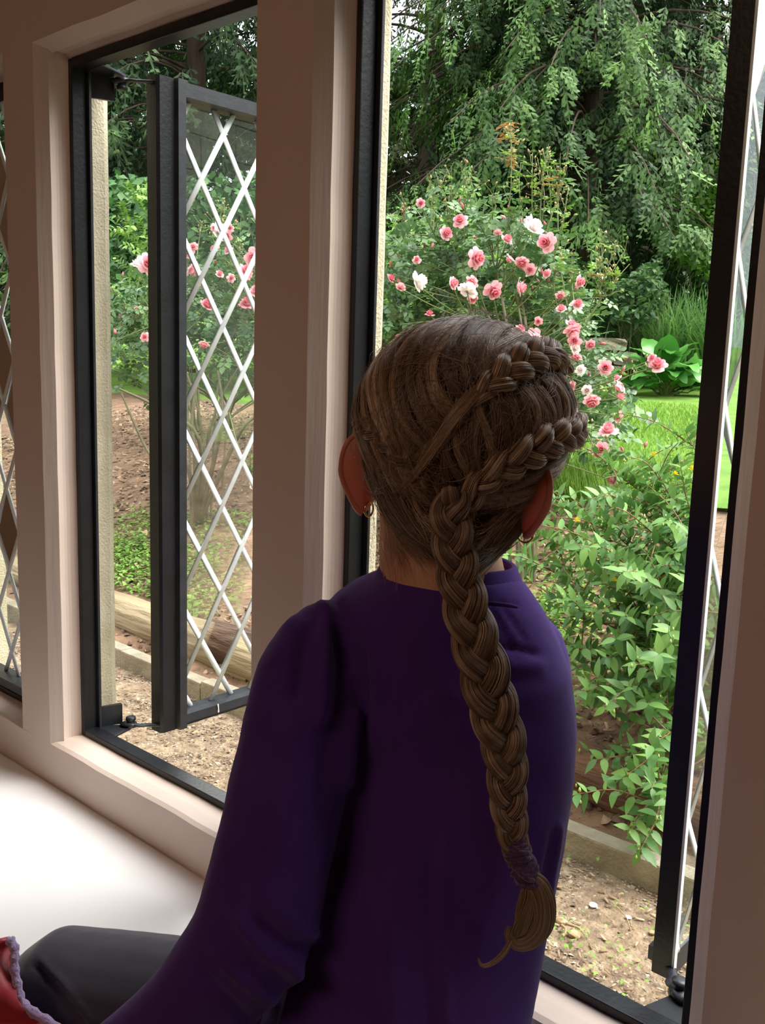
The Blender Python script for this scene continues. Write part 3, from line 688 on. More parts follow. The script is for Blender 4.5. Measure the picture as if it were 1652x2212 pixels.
# ---- leggings
def leg_sculpt(co, no):
    x, y, D = proj(co); P2 = np.stack([x, y], 1); d = -0.004*np.exp(-(poly_dist(P2, [(80, 2085), (130, 2140), (185, 2215)])/7)**2)
    d += 0.003*np.exp(-(poly_dist(P2, [(92, 2080), (142, 2135), (197, 2210)])/7)**2)
    return co+no*(d+0.0008*nz(co[:, 0], co[:, 2]+co[:, 1], 25, 8))[:, None]
legs = []
for hip, kn, an in ((Lhip, Lkn, Lan), (Rhip, Rkn, Ran)):
    legs += [chain([hip, (hip+kn)/2+np.array([0, 0, .004]), kn], [.075, .069, .057]), chain([kn, kn*.62+an*.38+(np.array([0, -.035, 0]) if kn is Lkn else 0), an], [.054, .049, .032])]
legs.append(loft([(np.array([-.465, -.235, z]), AR, AN, a, b) for z, a, b in ((.515, .07, .05), (.53, .088, .070), (.60, .090, .072), (.68, .080, .062), (.72, .07, .05))]))
remesh('leggings', legs, 0.005, legging, girl, it=6, sculpt=leg_sculpt)['label'] = 'charcoal leggings'

# ------------------------------------------------------------------ hair
def hair_mat():
    m = bpy.data.materials.new('brown_hair_fibre'); m.use_nodes = True; N = m.node_tree.nodes; L = m.node_tree.links
    b = N['Principled BSDF']; b.inputs['Roughness'].default_value = 0.38; b.inputs['Specular IOR Level'].default_value = 0.8
    hi = N.new('ShaderNodeHairInfo'); rp = N.new('ShaderNodeValToRGB'); e = rp.color_ramp.elements
    e[0].color = (0.085, 0.056, 0.041, 1); e[1].color = (0.72, 0.56, 0.42, 1); k = rp.color_ramp.elements.new(0.55); k.color = (0.29, 0.195, 0.135, 1)
    at = N.new('ShaderNodeAttribute'); at.attribute_name = 'tint'; ma = N.new('ShaderNodeMath'); ma.operation = 'MULTIPLY_ADD'; ma.inputs[1].default_value = 0.45; L.new(hi.outputs['Random'], ma.inputs[0]); L.new(at.outputs['Fac'], ma.inputs[2]); L.new(ma.outputs[0], rp.inputs[0]); L.new(rp.outputs[0], b.inputs['Base Color'])
    return m
hair_m = hair_mat()
hair_core = mat('brown_hair_mass', (0.055, 0.030, 0.018), (0.15, 0.088, 0.050), scale=60, rough=0.5, bump=0.8, bscale=500, bdist=0.001)
def curves_obj(name, P, rad, parent, m=None, tint=None):
    """P: (n,k,3) world; rad (k,) or (n,k)"""
    n, k = P.shape[:2]; hc = bpy.data.hair_curves.new(name); hc.add_curves([k]*n)
    hc.attributes['position'].data.foreach_set('vector', P.astype(np.float32).ravel())
    a = hc.attributes.get('radius') or hc.attributes.new('radius', 'FLOAT', 'POINT')
    R = np.broadcast_to(rad, (n, k)); a.data.foreach_set('value', np.ascontiguousarray(R, dtype=np.float32).ravel())
    ti = hc.attributes.new('tint', 'FLOAT', 'POINT'); ti.data.foreach_set('value', np.repeat(np.full(n, 0.25) if tint is None else tint, k).astype(np.float32))
    hc.materials.append(m or hair_m)
    return place(name, hc, parent)
def on_head(x, y, off=0.0, scale=1.0):
    """the point of the hair surface seen at this place of the photo"""
    A = HA*scale+off; o = toH(CAM); d = HM.T@ray(x, y)
    a = ((d/A)**2).sum(); b = 2*(o*d/A**2).sum(); c = ((o/A)**2).sum()-1; q = b*b-4*a*c
    t = (-b-math.sqrt(q))/(2*a) if q > 0 else -b/(2*a)
    p = o+d*t
    if q <= 0: p = p/math.sqrt(((p/A)**2).sum())
    return p                                   # head coordinates
def hnorm(p): n = p/HA**2; return n/np.linalg.norm(n, axis=-1, keepdims=True)
def setoff(p, off):
    """put head-space points on the envelope + off (array)"""
    s = np.sqrt(((p/HA)**2).sum(-1, keepdims=True)); q = p/s; return q+hnorm(q)*np.asarray(off)[..., None]
def h2w(p): return HC+p@HM.T
def hairmask(p):
    """1 where hair grows, 0 on face, ears' fronts and below the nape line"""
    x, y, z = p[..., 0], p[..., 1], p[..., 2]
    line = np.where(y < -0.02, -0.070, np.where(y < 0.035, -0.030+(y+0.02)*0.9, 0.020+(y-0.035)*0.75))
    return np.clip((z-line)/0.010+0.5, 0, 1)
# base mass
nu, nv = 96, 64; th = np.linspace(0, 2*PI, nu, endpoint=False); ph = np.linspace(0.02, PI-0.02, nv)
TH, PH = np.meshgrid(th, ph); p = np.stack([HA[0]*np.sin(PH)*np.cos(TH), HA[1]*np.sin(PH)*np.sin(TH), HA[2]*np.cos(PH)], -1)
mk = hairmask(p); off = -0.0035+0.0012*nz(TH*6, PH*14, 3, 11); off = off*mk+(-0.022)*(1-mk)
p = setoff(p, off).reshape(-1, 3); i = np.arange(nv-1)[:, None]*nu; j = np.arange(nu)[None]; k = (j+1) % nu
F = np.stack([i+j, i+nu+j, i+nu+k, i+k], -1).reshape(-1, 4)
hair = place('hair', fast_mesh('hair', h2w(p), F, hair_core, True), girl)
hair['label'] = 'brown hair in a zigzag crown plait'
# general growth: short fibres swept back and down to the nape
n = 9000; q = rand_unit(n)*HA; q = q[hairmask(q) > 0.6]; n = len(q); K = 9
goal = np.array([0.0, -0.085, -0.070]); P = np.zeros((n, K, 3)); P[:, 0] = q; step = RG.uniform(0.003, 0.007, n)
w = RG.normal(size=(n, 3))*0.25
for s in range(1, K):
    d = goal-P[:, s-1]; nn = hnorm(P[:, s-1]); d = d/np.linalg.norm(d, axis=1, keepdims=True)+w; d -= nn*(d*nn).sum(1, keepdims=True); d /= np.linalg.norm(d, axis=1, keepdims=True)
    P[:, s] = P[:, s-1]+d*step[:, None]
off = RG.uniform(-0.003, 0.001, n)[:, None]+np.sin(np.linspace(0.1, PI*0.95, K))[None]*0.0012
P = h2w(setoff(P, off)); keep = np.ones(n, bool)
curves_obj('hair_strands', P, np.array([.2]*3+[.19]*4+[.14, .06])*1e-3, hair)
def guides(name, G, n, off0=0.0015, lift=0.0035, clumps=9, jit=0.003, K=22, rad=0.00019, taper=True, wisp=0.0, tval=None, sharp=0.0):
    """fibres between neighbouring guide lines traced on the head"""
    g3 = np.array([spline([on_head(*q_) for q_ in L], K) for L in G]); g = len(G)-1
    c = (RG.integers(0, clumps, n)+0.5)/clumps; s = np.clip(c+RG.normal(size=n)*0.26/clumps, 0, 1)
    dist = np.abs(s-c)*clumps*2; S = s*g; i = np.minimum(S.astype(int), g-1); u = (S-i)[:, None, None]
    P = g3[i]*(1-u)+g3[i+1]*u
    t = np.linspace(0, 1, K)
    ph = RG.uniform(0, 6, clumps)[(c*clumps).astype(int)]; am = RG.uniform(0.3, 1.0, clumps)[(c*clumps).astype(int)]
    nn = hnorm(P); T_ = np.gradient(P, axis=1); B = np.cross(nn, T_); B /= np.maximum(np.linalg.norm(B, axis=-1, keepdims=True), 1e-9)
    P = P+B*(am[:, None]*0.0042*np.sin(t[None]*5+ph[:, None])+0.0007*np.sin(t[None]*RG.uniform(6, 14, n)[:, None]+RG.uniform(0, 6, n)[:, None])+RG.normal(size=(n, 1))*jit*0.3+RG.normal(size=(n, 1))*wisp*t[None]**2)[..., None]
    a, b = RG.uniform(0, 0.12, n), RG.uniform(0.86, 1, n)     # trim ends
    of = off0+lift*np.clip(1-dist**2, 0, 1)[:, None]*np.sin(np.clip(t*PI, 0.15, PI-0.15))[None]**0.5*(0.5+0.5*am[:, None])+RG.uniform(-0.0012, 0.0004, n)[:, None]
    if sharp: of = off0*0.3+(of-off0*0.3)*(1-sharp*t[None]**1.5); mid = P.mean(0, keepdims=True); P = mid+(P-mid)*(1-0.75*sharp*t[None, :, None]**2)
    P = setoff(P, of)
    idx = a[:, None]+(b-a)[:, None]*t[None]; f = idx*(K-1); i0 = np.minimum(f.astype(int), K-2); fr = (f-i0)[..., None]; r = np.arange(n)[:, None]
    P = P[r, i0]*(1-fr)+P[r, i0+1]*fr
    tp = np.minimum(1, (1-t)*6+0.25)
    ct = np.clip(RG.normal(size=n)*.10+tval, 0, 1) if tval is not None else (RG.uniform(0, 1, clumps)**1.5*0.62)[(c*clumps).astype(int)]
    return curves_obj(name, h2w(P), rad*tp, hair, tint=ct)
guides('crown_strands', [[(1180, 735), (1130, 752), (1090, 775), (1060, 800)], [(1110, 712), (1075, 745), (1050, 785), (1035, 815)], [(1050, 695), (1010, 735), (990, 790), (1000, 845)], [(995, 690), (935, 730), (905, 800), (925, 880), (965, 925)],
    [(940, 697), (868, 755), (850, 835), (868, 920), (905, 990)], [(890, 716), (815, 790), (798, 870), (815, 945), (850, 1025)], [(855, 745), (790, 820), (776, 890), (785, 955), (815, 1035)]], 5200, clumps=30, lift=0.0062)
guides('middle_strands', [[(1222, 800), (1240, 850), (1243, 890), (1225, 935)], [(1180, 815), (1205, 860), (1210, 905), (1190, 945)], [(1130, 835), (1160, 880), (1165, 915), (1140, 960)], [(1080, 850), (1105, 900), (1105, 950), (1085, 985)],
    [(1040, 860), (1045, 920), (1050, 975), (1040, 1010)], [(1000, 890), (1000, 950), (1010, 1010), (1005, 1050)], [(950, 930), (955, 990), (975, 1040), (985, 1080)]], 3600, clumps=20, lift=0.0058)
guides('lower_right_strands', [[(1222, 985), (1160, 1010), (1090, 1035), (1030, 1052)], [(1205, 1015), (1150, 1045), (1085, 1065), (1020, 1080)], [(1180, 1050), (1130, 1085), (1075, 1098), (1015, 1105)], [(1135, 1100), (1095, 1128), (1055, 1135), (1010, 1135)],
    [(1100, 1150), (1075, 1170), (1045, 1165), (1010, 1155)], [(1085, 1185), (1060, 1195), (1035, 1185), (1005, 1170)]], 3000, clumps=18, lift=0.0038, wisp=0.002)
guides('lower_left_strands', [[(960, 940), (925, 990), (915, 1040), (950, 1090)], [(880, 960), (870, 1010), (895, 1060), (950, 1105)], [(820, 960), (830, 1020), (870, 1080), (945, 1120)], [(785, 950), (805, 1040), (850, 1105), (940, 1135)],
    [(800, 1030), (818, 1090), (860, 1135), (940, 1150)], [(812, 1080), (835, 1125), (880, 1160), (945, 1165)]], 3000, clumps=18, lift=0.0034, wisp=0.003)
guides('diagonal_lock', [[(1036, 832), (992, 885), (942, 950), (888, 1012), (832, 1078)], [(1048, 852), (1012, 905), (962, 965), (902, 1025), (838, 1086)]], 1500, off0=0.004, clumps=1, lift=0.010, K=26, tval=0.32, sharp=0.85)
def neck_strands(name, G, n, thick, seed, rad=0.00017, wisp=0.003):
    """fibres swept over the nape into the plait, between guide lines given with their depth"""
    rg = np.random.default_rng(seed); K = 16; g3 = np.array([spline([px(*q_[:2], D=q_[2]) for q_ in L], K) for L in G]); g = len(g3)-1
    c = (rg.integers(0, 7, n)+.5)/7; s = np.clip(c+rg.normal(size=n)*.05, 0, 1)*g; i = np.minimum(s.astype(int), g-1); u = (s-i)[:, None, None]; P = g3[i]*(1-u)+g3[i+1]*u
    t = np.linspace(0, 1, K); P = P-AN*(thick*rg.uniform(-1, 1, n)[:, None]*np.ones(K)[None])[..., None]+rg.normal(size=(n, 1, 3))*wisp*.4+rg.normal(size=(n, 1, 3))*wisp*(t**2)[None, :, None]
    a = rg.uniform(0, .3, n); f = (a[:, None]+(1-a)[:, None]*t[None])*(K-1); i0 = np.minimum(f.astype(int), K-2); fr = (f-i0)[..., None]; r = np.arange(n)[:, None]; P = P[r, i0]*(1-fr)+P[r, i0+1]*fr
    curves_obj(name, P, rad*np.minimum(1, (1-t)*5+.3), hair, tint=(rg.uniform(0, 1, 7)**1.5*.55)[(c*7).astype(int)])
neck_strands('nape_hair', [[(806, 1050, .775), (830, 1105, .766), (876, 1152, .751), (945, 1188, .735)], [(838, 1055, .745), (868, 1112, .741), (905, 1152, .738), (955, 1180, .728)], [(890, 1075, .728), (912, 1115, .728), (940, 1145, .725), (965, 1165, .718)]], 1300, .005, 301, wisp=.006)
neck_strands('nape_hair', [[(1150, 1100, .775), (1112, 1160, .765), (1065, 1196, .752), (1015, 1215, .732)], [(1122, 1098, .750), (1082, 1145, .745), (1045, 1175, .738), (1010, 1190, .726)], [(1088, 1105, .735), (1052, 1135, .730), (1025, 1155, .724), (1005, 1165, .716)]], 1300, .005, 302, wisp=.006)
neck_strands('neck_wisps', [[(812, 1110, .772), (820, 1170, .766), (835, 1225, .762)], [(850, 1130, .755), (862, 1180, .752), (880, 1232, .750)], [(900, 1150, .748), (915, 1195, .748), (940, 1236, .746)]], 150, .004, 303, .00009, .009)
guides('nape_wisps', [[(825, 1110), (830, 1160), (845, 1215)], [(880, 1150), (885, 1190), (905, 1235)], [(930, 1160), (940, 1190), (955, 1225)], [(1070, 1180), (1060, 1210), (1050, 1235)]], 480, off0=-0.010, clumps=16, jit=0.02, rad=0.00010, wisp=0.010)
guides('temple_wisps', [[(775, 880), (752, 868), (738, 880), (748, 905)], [(778, 900), (755, 893), (745, 905), (765, 925)], [(785, 870), (765, 850), (750, 860), (760, 900)]], 260, off0=0.004, clumps=6, lift=0.004, rad=0.00013)
# loose wavy hairs lying over the crown in many directions
def loose(name, n, cen, spread, Lr, off, dirp, rad, seed):
    rg = np.random.default_rng(seed); K = 12; q = np.array([on_head(cen[0]+rg.normal()*spread[0], cen[1]+rg.normal()*spread[1]) for _ in range(n)]); d0 = (on_head(*dirp)-on_head(*cen)); d0 /= np.linalg.norm(d0)
    P = np.zeros((n, K, 3)); P[:, 0] = q; d = d0+rg.normal(size=(n, 3))*0.45; st = rg.uniform(*Lr, n)/K; w = rg.normal(size=(n, 3))*0.18
    for s in range(1, K):
        nn = hnorm(P[:, s-1]); d = d+w+rg.normal(size=(n, 3))*0.10; d -= nn*(d*nn).sum(1, keepdims=True); d /= np.linalg.norm(d, axis=1, keepdims=True); P[:, s] = P[:, s-1]+d*st[:, None]
    t = np.linspace(0, 1, K); o_ = off+rg.uniform(0, .0035, n)[:, None]+.0015*np.sin(t*PI)[None]
    P = setoff(P, o_); curves_obj(name, h2w(P), rad*np.minimum(1, (1-t)*4+.2), hair)
loose('loose_strands', 170, (1010, 735), (75, 30), (.04, .09), .0045, (930, 830), .00012, 201)
loose('loose_strands', 110, (900, 800), (60, 60), (.04, .09), .0045, (880, 940), .00012, 202)
loose('loose_strands', 110, (1130, 780), (50, 40), (.02, .045), .0050, (1060, 850), .00012, 203)
loose('loose_strands', 110, (1120, 900), (60, 40), (.02, .045), .0045, (1100, 990), .00012, 204)
loose('loose_strands', 170, (900, 1040), (60, 50), (.025, .05), .0040, (960, 1110), .00012, 205)
loose('loose_strands', 150, (1110, 1090), (50, 30), (.02, .045), .0040, (1020, 1110), .00012, 206)
# flyaway hairs over the outline
n = 500; q = rand_unit(n)*HA; q = q[hairmask(q) > 0.5]; n = len(q); K = 7; d = rand_unit(n); nn = hnorm(q); d -= nn*(d*nn).sum(1, keepdims=True)
t = np.linspace(0, 1, K)[None, :, None]; L = RG.uniform(0.012, 0.035, n)[:, None, None]
P = q[:, None]+d[:, None]*t*L+nn[:, None]*(0.004+RG.uniform(0.001, 0.007, n)[:, None, None]*np.sin(t*PI))
curves_obj('flyaway_hairs', h2w(P), 0.00006, hair)

def braid(name, path, nrm, width, thick, period, nf=420, parent=None, spl=170, fr=0.00019, depth=None, core=True, tb=0.22):
    """three strand plait: path (n,3), nrm (n,3) outward, width/thick/period per point"""
    n = len(path); T_ = np.gradient(path, axis=0); ds = np.linalg.norm(T_, axis=1); T_ /= ds[:, None]
    N_ = nrm-T_*(nrm*T_).sum(1, keepdims=True); N_ /= np.linalg.norm(N_, axis=1, keepdims=True); B_ = np.cross(T_, N_)
    phi = np.cumsum(ds/period)*2*PI; root = None
    for k in range(3):
        f = phi+2*PI*k/3
        c = path+B_*(width*0.285*np.sin(f))[:, None]+N_*(-thick*0.22*np.sin(2*f))[:, None]
        t = np.gradient(c, axis=0); t /= np.linalg.norm(t, axis=1, keepdims=True)
        n2 = N_-t*(N_*t).sum(1, keepdims=True); n2 /= np.linalg.norm(n2, axis=1, keepdims=True); b2 = np.cross(t, n2)
        # keep the strand at full width where it turns at the edge
        wa = width*0.235*(1+0.10*np.cos(2*f)); ta = thick*0.30
        o = None
        if core:
            th = np.arange(12)/12*2*PI
            V = c[:, None]+b2[:, None]*(0.88*wa[:, None]*np.cos(th))[..., None]+n2[:, None]*(0.88*ta[:, None]*np.sin(th))[..., None]
            V = V.reshape(-1, 3); i = np.arange(n-1)[:, None]*12; j = np.arange(12)[None]; kk = (j+1) % 12
            o = place('plait_strand', fast_mesh('plait_strand', V, np.stack([i+j, i+kk, i+12+kk, i+12+j], -1).reshape(-1, 4), hair_core, True), parent)
        a = RG.uniform(0, 2*PI, nf); rr = np.sqrt(RG.uniform(0.72, 1.12, nf)); tw = RG.uniform(-0.5, 0.5, nf)
        # lumps: fibres bunch together
        a = a+0.22*np.sin(a*7+k)
        s = np.linspace(0, 1, n); aa = a[:, None]+tw[:, None]*np.sin(s[None]*12+a[:, None]*3)*0.5+0.5*np.sin(phi/3+k)[None]*0.6
        P = c[None]+b2[None]*(wa[None]*np.cos(aa)*rr[:, None])[..., None]+n2[None]*(ta[None]*np.sin(aa)*rr[:, None])[..., None]
        curves_obj(name, P, fr, o if o is not None else parent, tint=np.clip(tb+0.22*np.sin(a*4+k*2)+0.1*RG.normal(size=nf), 0, .75))
# crown plaits lie on the head
def head_plait(name, pts, w, per, nf=330, lift=0.004, n=110, tb=0.42):  # default tint raised: window light on the crown put into the hair colour
    P = setoff(spline([on_head(*q_) for q_ in pts], n), np.full(n, lift)); W = h2w(P); N_ = hnorm(P)@HM.T
    ww = np.interp(np.linspace(0, 1, n), np.linspace(0, 1, len(w)), w)*0.80/FPX
    braid(name, W, N_, ww, ww*0.72, np.interp(np.linspace(0, 1, n), np.linspace(0, 1, len(w)), per)*0.80/FPX, nf, hair, fr=0.00018, tb=tb)
head_plait('upper_crown_plait', [(1222, 800), (1195, 778), (1155, 775), (1112, 795), (1075, 822), (1038, 850), (1005, 885)], [62, 74, 78, 76, 66, 40, 22], [150, 165, 170, 170, 165, 170, 180])
head_plait('lower_crown_plait', [(1246, 915), (1228, 932), (1190, 945), (1150, 965), (1110, 985), (1070, 1010), (1030, 1040), (1000, 1085), (985, 1125)], [62, 70, 76, 78, 74, 66, 60, 62, 66], [150, 160, 165, 165, 165, 165, 165, 170, 175])
head_plait('left_crown_plait', [(762, 905), (790, 915), (822, 940), (860, 975), (905, 1020), (945, 1065), (975, 1110)], [40, 50, 54, 46, 36, 30, 26], [130]*7, lift=0.0005, tb=0.05)
# the long plait hangs down her back
mp = [(985, 1062, .706), (972, 1110, .704), (978, 1165, .705), (988, 1230, .706), (1003, 1300, .703), (1022, 1370, .700), (1043, 1440, .697), (1060, 1510, .695), (1080, 1580, .694), (1094, 1650, .694), (1096, 1720, .695), (1104, 1780, .697), (1112, 1830, .700), (1122, 1868, .702)]
mw = [70, 90, 96, 98, 104, 108, 112, 112, 106, 92, 84, 74, 62, 46]
n = 330; path = spline([px(*q_[:2], D=q_[2]) for q_ in mp], n); u = np.linspace(0, 1, n); ui = np.linspace(0, 1, len(mw))
wd = np.interp(u, ui, mw)*0.70/FPX; per = np.interp(u, ui, [190, 200, 215, 225, 235, 240, 240, 235, 220, 195, 175, 160, 150, 140])*0.70/FPX
nrm = np.tile(-AN+UP*0.1, (n, 1))
plait = empty('long_plait', (0, 0, 0)); plait.parent = girl; plait.location = [-v for v in girl.location]
braid('plait_hairs', path, nrm, wd, wd*0.70, per, 520, plait, fr=0.00020, tb=0.13)
plait['label'] = 'long brown plait down her back'
tie_m = mat('purple_hair_tie', (0.045, 0.015, 0.075), (0.10, 0.03, 0.15), scale=90, rough=0.9, bump=1.0, bscale=300, sheen=0.5)
tp = [px(x, y, D=d) for x, y, d in ((1112, 1815, .700), (1120, 1838, .698), (1127, 1862, .697), (1134, 1886, .697), (1141, 1906, .698))]
TP = spline(tp, 46); rr = np.array([0.0072+0.0022*abs(math.sin(k*0.72))*(1 if k % 2 else 0.8) for k in range(46)]); rr[0] = rr[-1] = 0.006
tie = tube('hair_tie', TP, rr, tie_m, plait, 18); tie['label'] = 'dark purple scrunched hair tie'
for k in range(7):
    c0 = TP[4+k*6]; a = RG.uniform(0, 6); lp = [c0+0.0085*(AR*math.cos(a+b)+(-AN)*math.sin(a+b))*(1+0.15*math.sin(b*4+k))+UP*0.0022*math.sin(b*2+k) for b in np.linspace(0, 2*PI, 22)]
    tube('tie_fold', lp, 0.0020, tie_m, tie, 7)
def tail(name, pts, rad, nf, K=40, flat=0.6):
    P = spline([px(*q_[:2], D=q_[2]) for q_ in pts], K); T_ = np.gradient(P, axis=0); T_ /= np.linalg.norm(T_, axis=1, keepdims=True)
    N_ = np.tile(-AN, (K, 1)); N_ = N_-T_*(N_*T_).sum(1, keepdims=True); N_ /= np.linalg.norm(N_, axis=1, keepdims=True); B_ = np.cross(T_, N_)
    r = np.interp(np.linspace(0, 1, K), np.linspace(0, 1, len(rad)), rad)*0.70/FPX
    a = RG.uniform(0, 2*PI, nf); q_ = np.sqrt(RG.uniform(0, 1.0, nf))
    u, v = np.cos(a)*q_, np.sin(a)*q_
    w = 0.12*np.sin(np.linspace(0, 7, K)[None]+a[:, None]*3)
    C = P[None]+B_[None]*((u[:, None]+w)*r[None])[..., None]+N_[None]*((v[:, None])*r[None]*flat)[..., None]
    e = RG.uniform(0.80, 1.0, nf); f = np.linspace(0, 1, K)[None]*e[:, None]*(K-1); i0 = np.minimum(f.astype(int), K-2); fr = (f-i0)[..., None]; rws = np.arange(nf)[:, None]
    C = C[rws, i0]*(1-fr)+C[rws, i0+1]*fr
    tpr = np.minimum(1, (1-np.linspace(0, 1, K))*5+0.2)
    return curves_obj(name, C, 0.00018*tpr, plait)
tail('plait_tail', [(1142, 1892, .696), (1160, 1915, .694), (1172, 1955, .693), (1168, 2000, .694), (1145, 2030, .696), (1118, 2038, .698), (1102, 2022, .700), (1103, 2000, .702)], [15, 24, 26, 24, 20, 17, 13, 8], 1500)
tail('plait_tail', [(1150, 1895, .697), (1150, 1930, .695), (1140, 1970, .695), (1125, 2005, .696), (1110, 2025, .697)], [14, 24, 26, 20, 10], 900)
tail('tail_wisp', [(1104, 2030, .697), (1085, 2062, .697), (1060, 2082, .698), (1040, 2085, .699), (1032, 2068, .700)], [7, 6, 5, 4, 2], 120)

# ------------------------------------------------------------------ jacket over her lower leg
red = mat('crimson_satin', (0.34, 0.022, 0.040), (0.42, 0.035, 0.055), scale=10, rough=0.42, bump=0.4, bscale=40, sheen=0.2)
lilac = mat('lilac_fleece', (0.36, 0.25, 0.52), (0.48, 0.36, 0.62), scale=60, rough=0.95, bump=1.0, bscale=350, sheen=0.6, bdist=0.003)
jk = tag(empty('jacket', px(-60, 2200, D=.86)), 'crimson jacket with lilac fleece lining bunched over her left knee', 'jacket')
edge = spline([(14, 2028), (26, 2052), (24, 2085), (32, 2130), (42, 2165), (70, 2190), (110, 2215), (160, 2260), (230, 2330)], 40)
def jsurf(off, back, name, m, sh):
    nu, nv = 40, 16; V = []
    for i in range(nu):
        e = edge[i]
        for j in range(nv):
            v = j/(nv-1); x = e[0]+off-v*(330+120*i/nu); y = e[1]+v*(60+90*i/nu)
            D = 0.872-0.03*math.sin(min(1, v*1.6)*PI/2)+0.05*v*v+0.008*math.sin(v*9+i*0.25)+back-0.03*i/nu
            V.append(px(x, y, D=D))
    i = np.arange(nu-1)[:, None]*nv; j = np.arange(nv-1)[None]
    F = np.stack([i+j, i+j+1, i+nv+j+1, i+nv+j], -1).reshape(-1, 4)
    o = place(name, fast_mesh(name, V, F, m, True), jk); s = o.modifiers.new('thick', 'SOLIDIFY'); s.thickness = sh; s.offset = 0
    return o
jsurf(0, 0, 'outer_shell', red, 0.005)
jsurf(5, 0.006, 'lining', lilac, 0.007)
tube('fleece_edge', [px(q_[0]+6, q_[1], D=0.868-0.03*i/40) for i, q_ in enumerate(edge)], [0.0042+0.0008*math.sin(i*1.9) for i in range(40)], lilac, jk, 10)

# ------------------------------------------------------------------ kerb, logs, path litter
stone_k = mat('concrete_kerb', (0.20, 0.17, 0.12), (0.36, 0.32, 0.24), scale=14, rough=0.95, bump=0.9, bscale=110, bdist=0.006, c3=(0.27, 0.24, 0.17))
kerb = tag(empty('kerb', (-1.5, 1.10, 0.05)), kind='structure')
x = -6.0; k = 0
while x < 2.5:
    L = 0.44+0.05*math.sin(k*3); y = 1.088+0.006*math.sin(k*2.3); z = 0.118+0.006*math.sin(k*1.7)
    bm = box_bm(bmesh.new(), (x, y, 0.02), (x+L-0.006, y+0.052, z))
    bmesh.ops.rotate(bm, cent=(x+L/2, y, 0.05), matrix=Matrix.Rotation(0.012*math.sin(k*4.1), 3, 'Z'), verts=bm.verts)
    bm_obj('kerb_stone', bm, stone_k, kerb, 0.006); x += L; k += 1
def bark_log(name, a, b, r, m, label, seed, knots=True):
    rg = np.random.default_rng(seed); n, s = 60, 36; t = np.linspace(0, 1, n); A, B = np.array(a), np.array(b)
    P = A+(B-A)*t[:, None]; P[:, 2] += 0.008*np.sin(t*7+seed); P[:, 1] += 0.010*np.sin(t*5+seed*2)
    R = r*(1+0.05*np.sin(t*9+seed)+0.04*np.sin(t*23)); V, F = tube_vf(P, R, s, True)
    th = np.tile(np.arange(s)/s*2*PI, n); tt = np.repeat(t, s); C = np.repeat(P, s, 0)
    d = 0.05*np.sin(th*9+3*np.sin(tt*6+seed))+0.05*np.sin(th*17+tt*9)+0.04*np.sin(tt*40+th*3)*np.sin(th*5)
    W = V[:n*s]; V[:n*s] = C+(W-C)*(1+0.55*d[:, None])
    root = tag(empty(name, tuple((A+B)/2)), label, 'log')
    place('trunk', quads_to_mesh('trunk', [(V, F)], m), root)
    for q in range(3):
        c = A+(B-A)*rg.uniform(0.15, 0.9); place('branch_stub', quads_to_mesh('branch_stub', [tube_vf([c+np.array([0, -r*0.5, r*0.5]), c+np.array([0.01, -r*0.86, r*0.80])], [0.018, 0.013], 8)], m), root)
    return root
log_a = mat('weathered_log', (0.15, 0.115, 0.065), (0.42, 0.33, 0.20), scale=10, rough=0.9, bump=1.0, bscale=40, stretch=(0.12, 1, 1), bdist=0.02, c3=(0.28, 0.22, 0.125))
log_b = mat('rotting_log', (0.055, 0.025, 0.014), (0.25, 0.135, 0.07), scale=12, rough=0.9, bump=1.0, bscale=45, stretch=(0.15, 1, 1), bdist=0.03, c3=(0.12, 0.06, 0.034))
bark_log('garden_log', (-4.2, 1.33, 0.150), (-1.62, 1.27, 0.135), 0.078, log_a, 'pale barkless log lying behind the kerb under the open left casement', 3)
bark_log('rotten_log', (-1.50, 1.33, 0.165), (0.6, 1.27, 0.150), 0.080, log_b, 'dark rotten log behind the kerb, right of the girl', 5)

def rock_template(rg, k=1):
    v = np.array([(1, 0, 0), (-1, 0, 0), (0, 1, 0), (0, -1, 0), (0, 0, 1), (0, 0, -1)], float)*rg.uniform(0.7, 1.1, (6, 3))
    return v[:5]+[0, 0, -.25], np.array([(0, 2, 4), (2, 1, 4), (1, 3, 4), (3, 0, 4)])
def rocks(name, n, xr, yr, s0, s1, m, flat=0.55, seed=1, label=None, cat=None, sink=0.25, zoff=0.0):
    rg = np.random.default_rng(seed); X = rg.uniform(*xr, n); Y = rg.uniform(*yr, n); S = s0+(s1-s0)*rg.uniform(0, 1, n)**3
    if name == 'soil_crumbs': k = (X < -3.8) | (Y < 3.05); X, Y, S = X[k], Y[k], S[k]; n = len(X)
    Z = gz(X, Y)+S*flat*sink+zoff; tv, tf = rock_template(rg)
    sc = np.stack([S, S*rg.uniform(0.5, 1, n), S*flat], -1); a = rg.uniform(0, 2*PI, n)
    Rm = rot_axes(np.stack([np.cos(a), np.sin(a), rg.normal(size=n)*0.25], -1), np.tile([0, 0, 1.0], (n, 1))+rg.normal(size=(n, 3))*0.3)
    V, F, T = scatter(tv, tf, np.stack([X, Y, Z], -1), Rm, sc, rg.uniform(0, 1, n)**2)
    o = link(name, fast_mesh(name, V, F, m, False, T)); return tag(o, label, cat, kind='stuff')
chip = mat('grit_stones', (0.13, 0.095, 0.065), tint=(0.44, 0.36, 0.27), rough=0.9)
clod = mat('soil_crumbs', (0.085, 0.050, 0.030), tint=(0.34, 0.23, 0.145), rough=0.95)
rocks('gravel', 42000, (-3.6, 0.3), (0.30, 1.09), 0.0025, 0.009, chip, 0.5, 1, 'loose brown grit and small stones covering the path', 'gravel', 0.3)
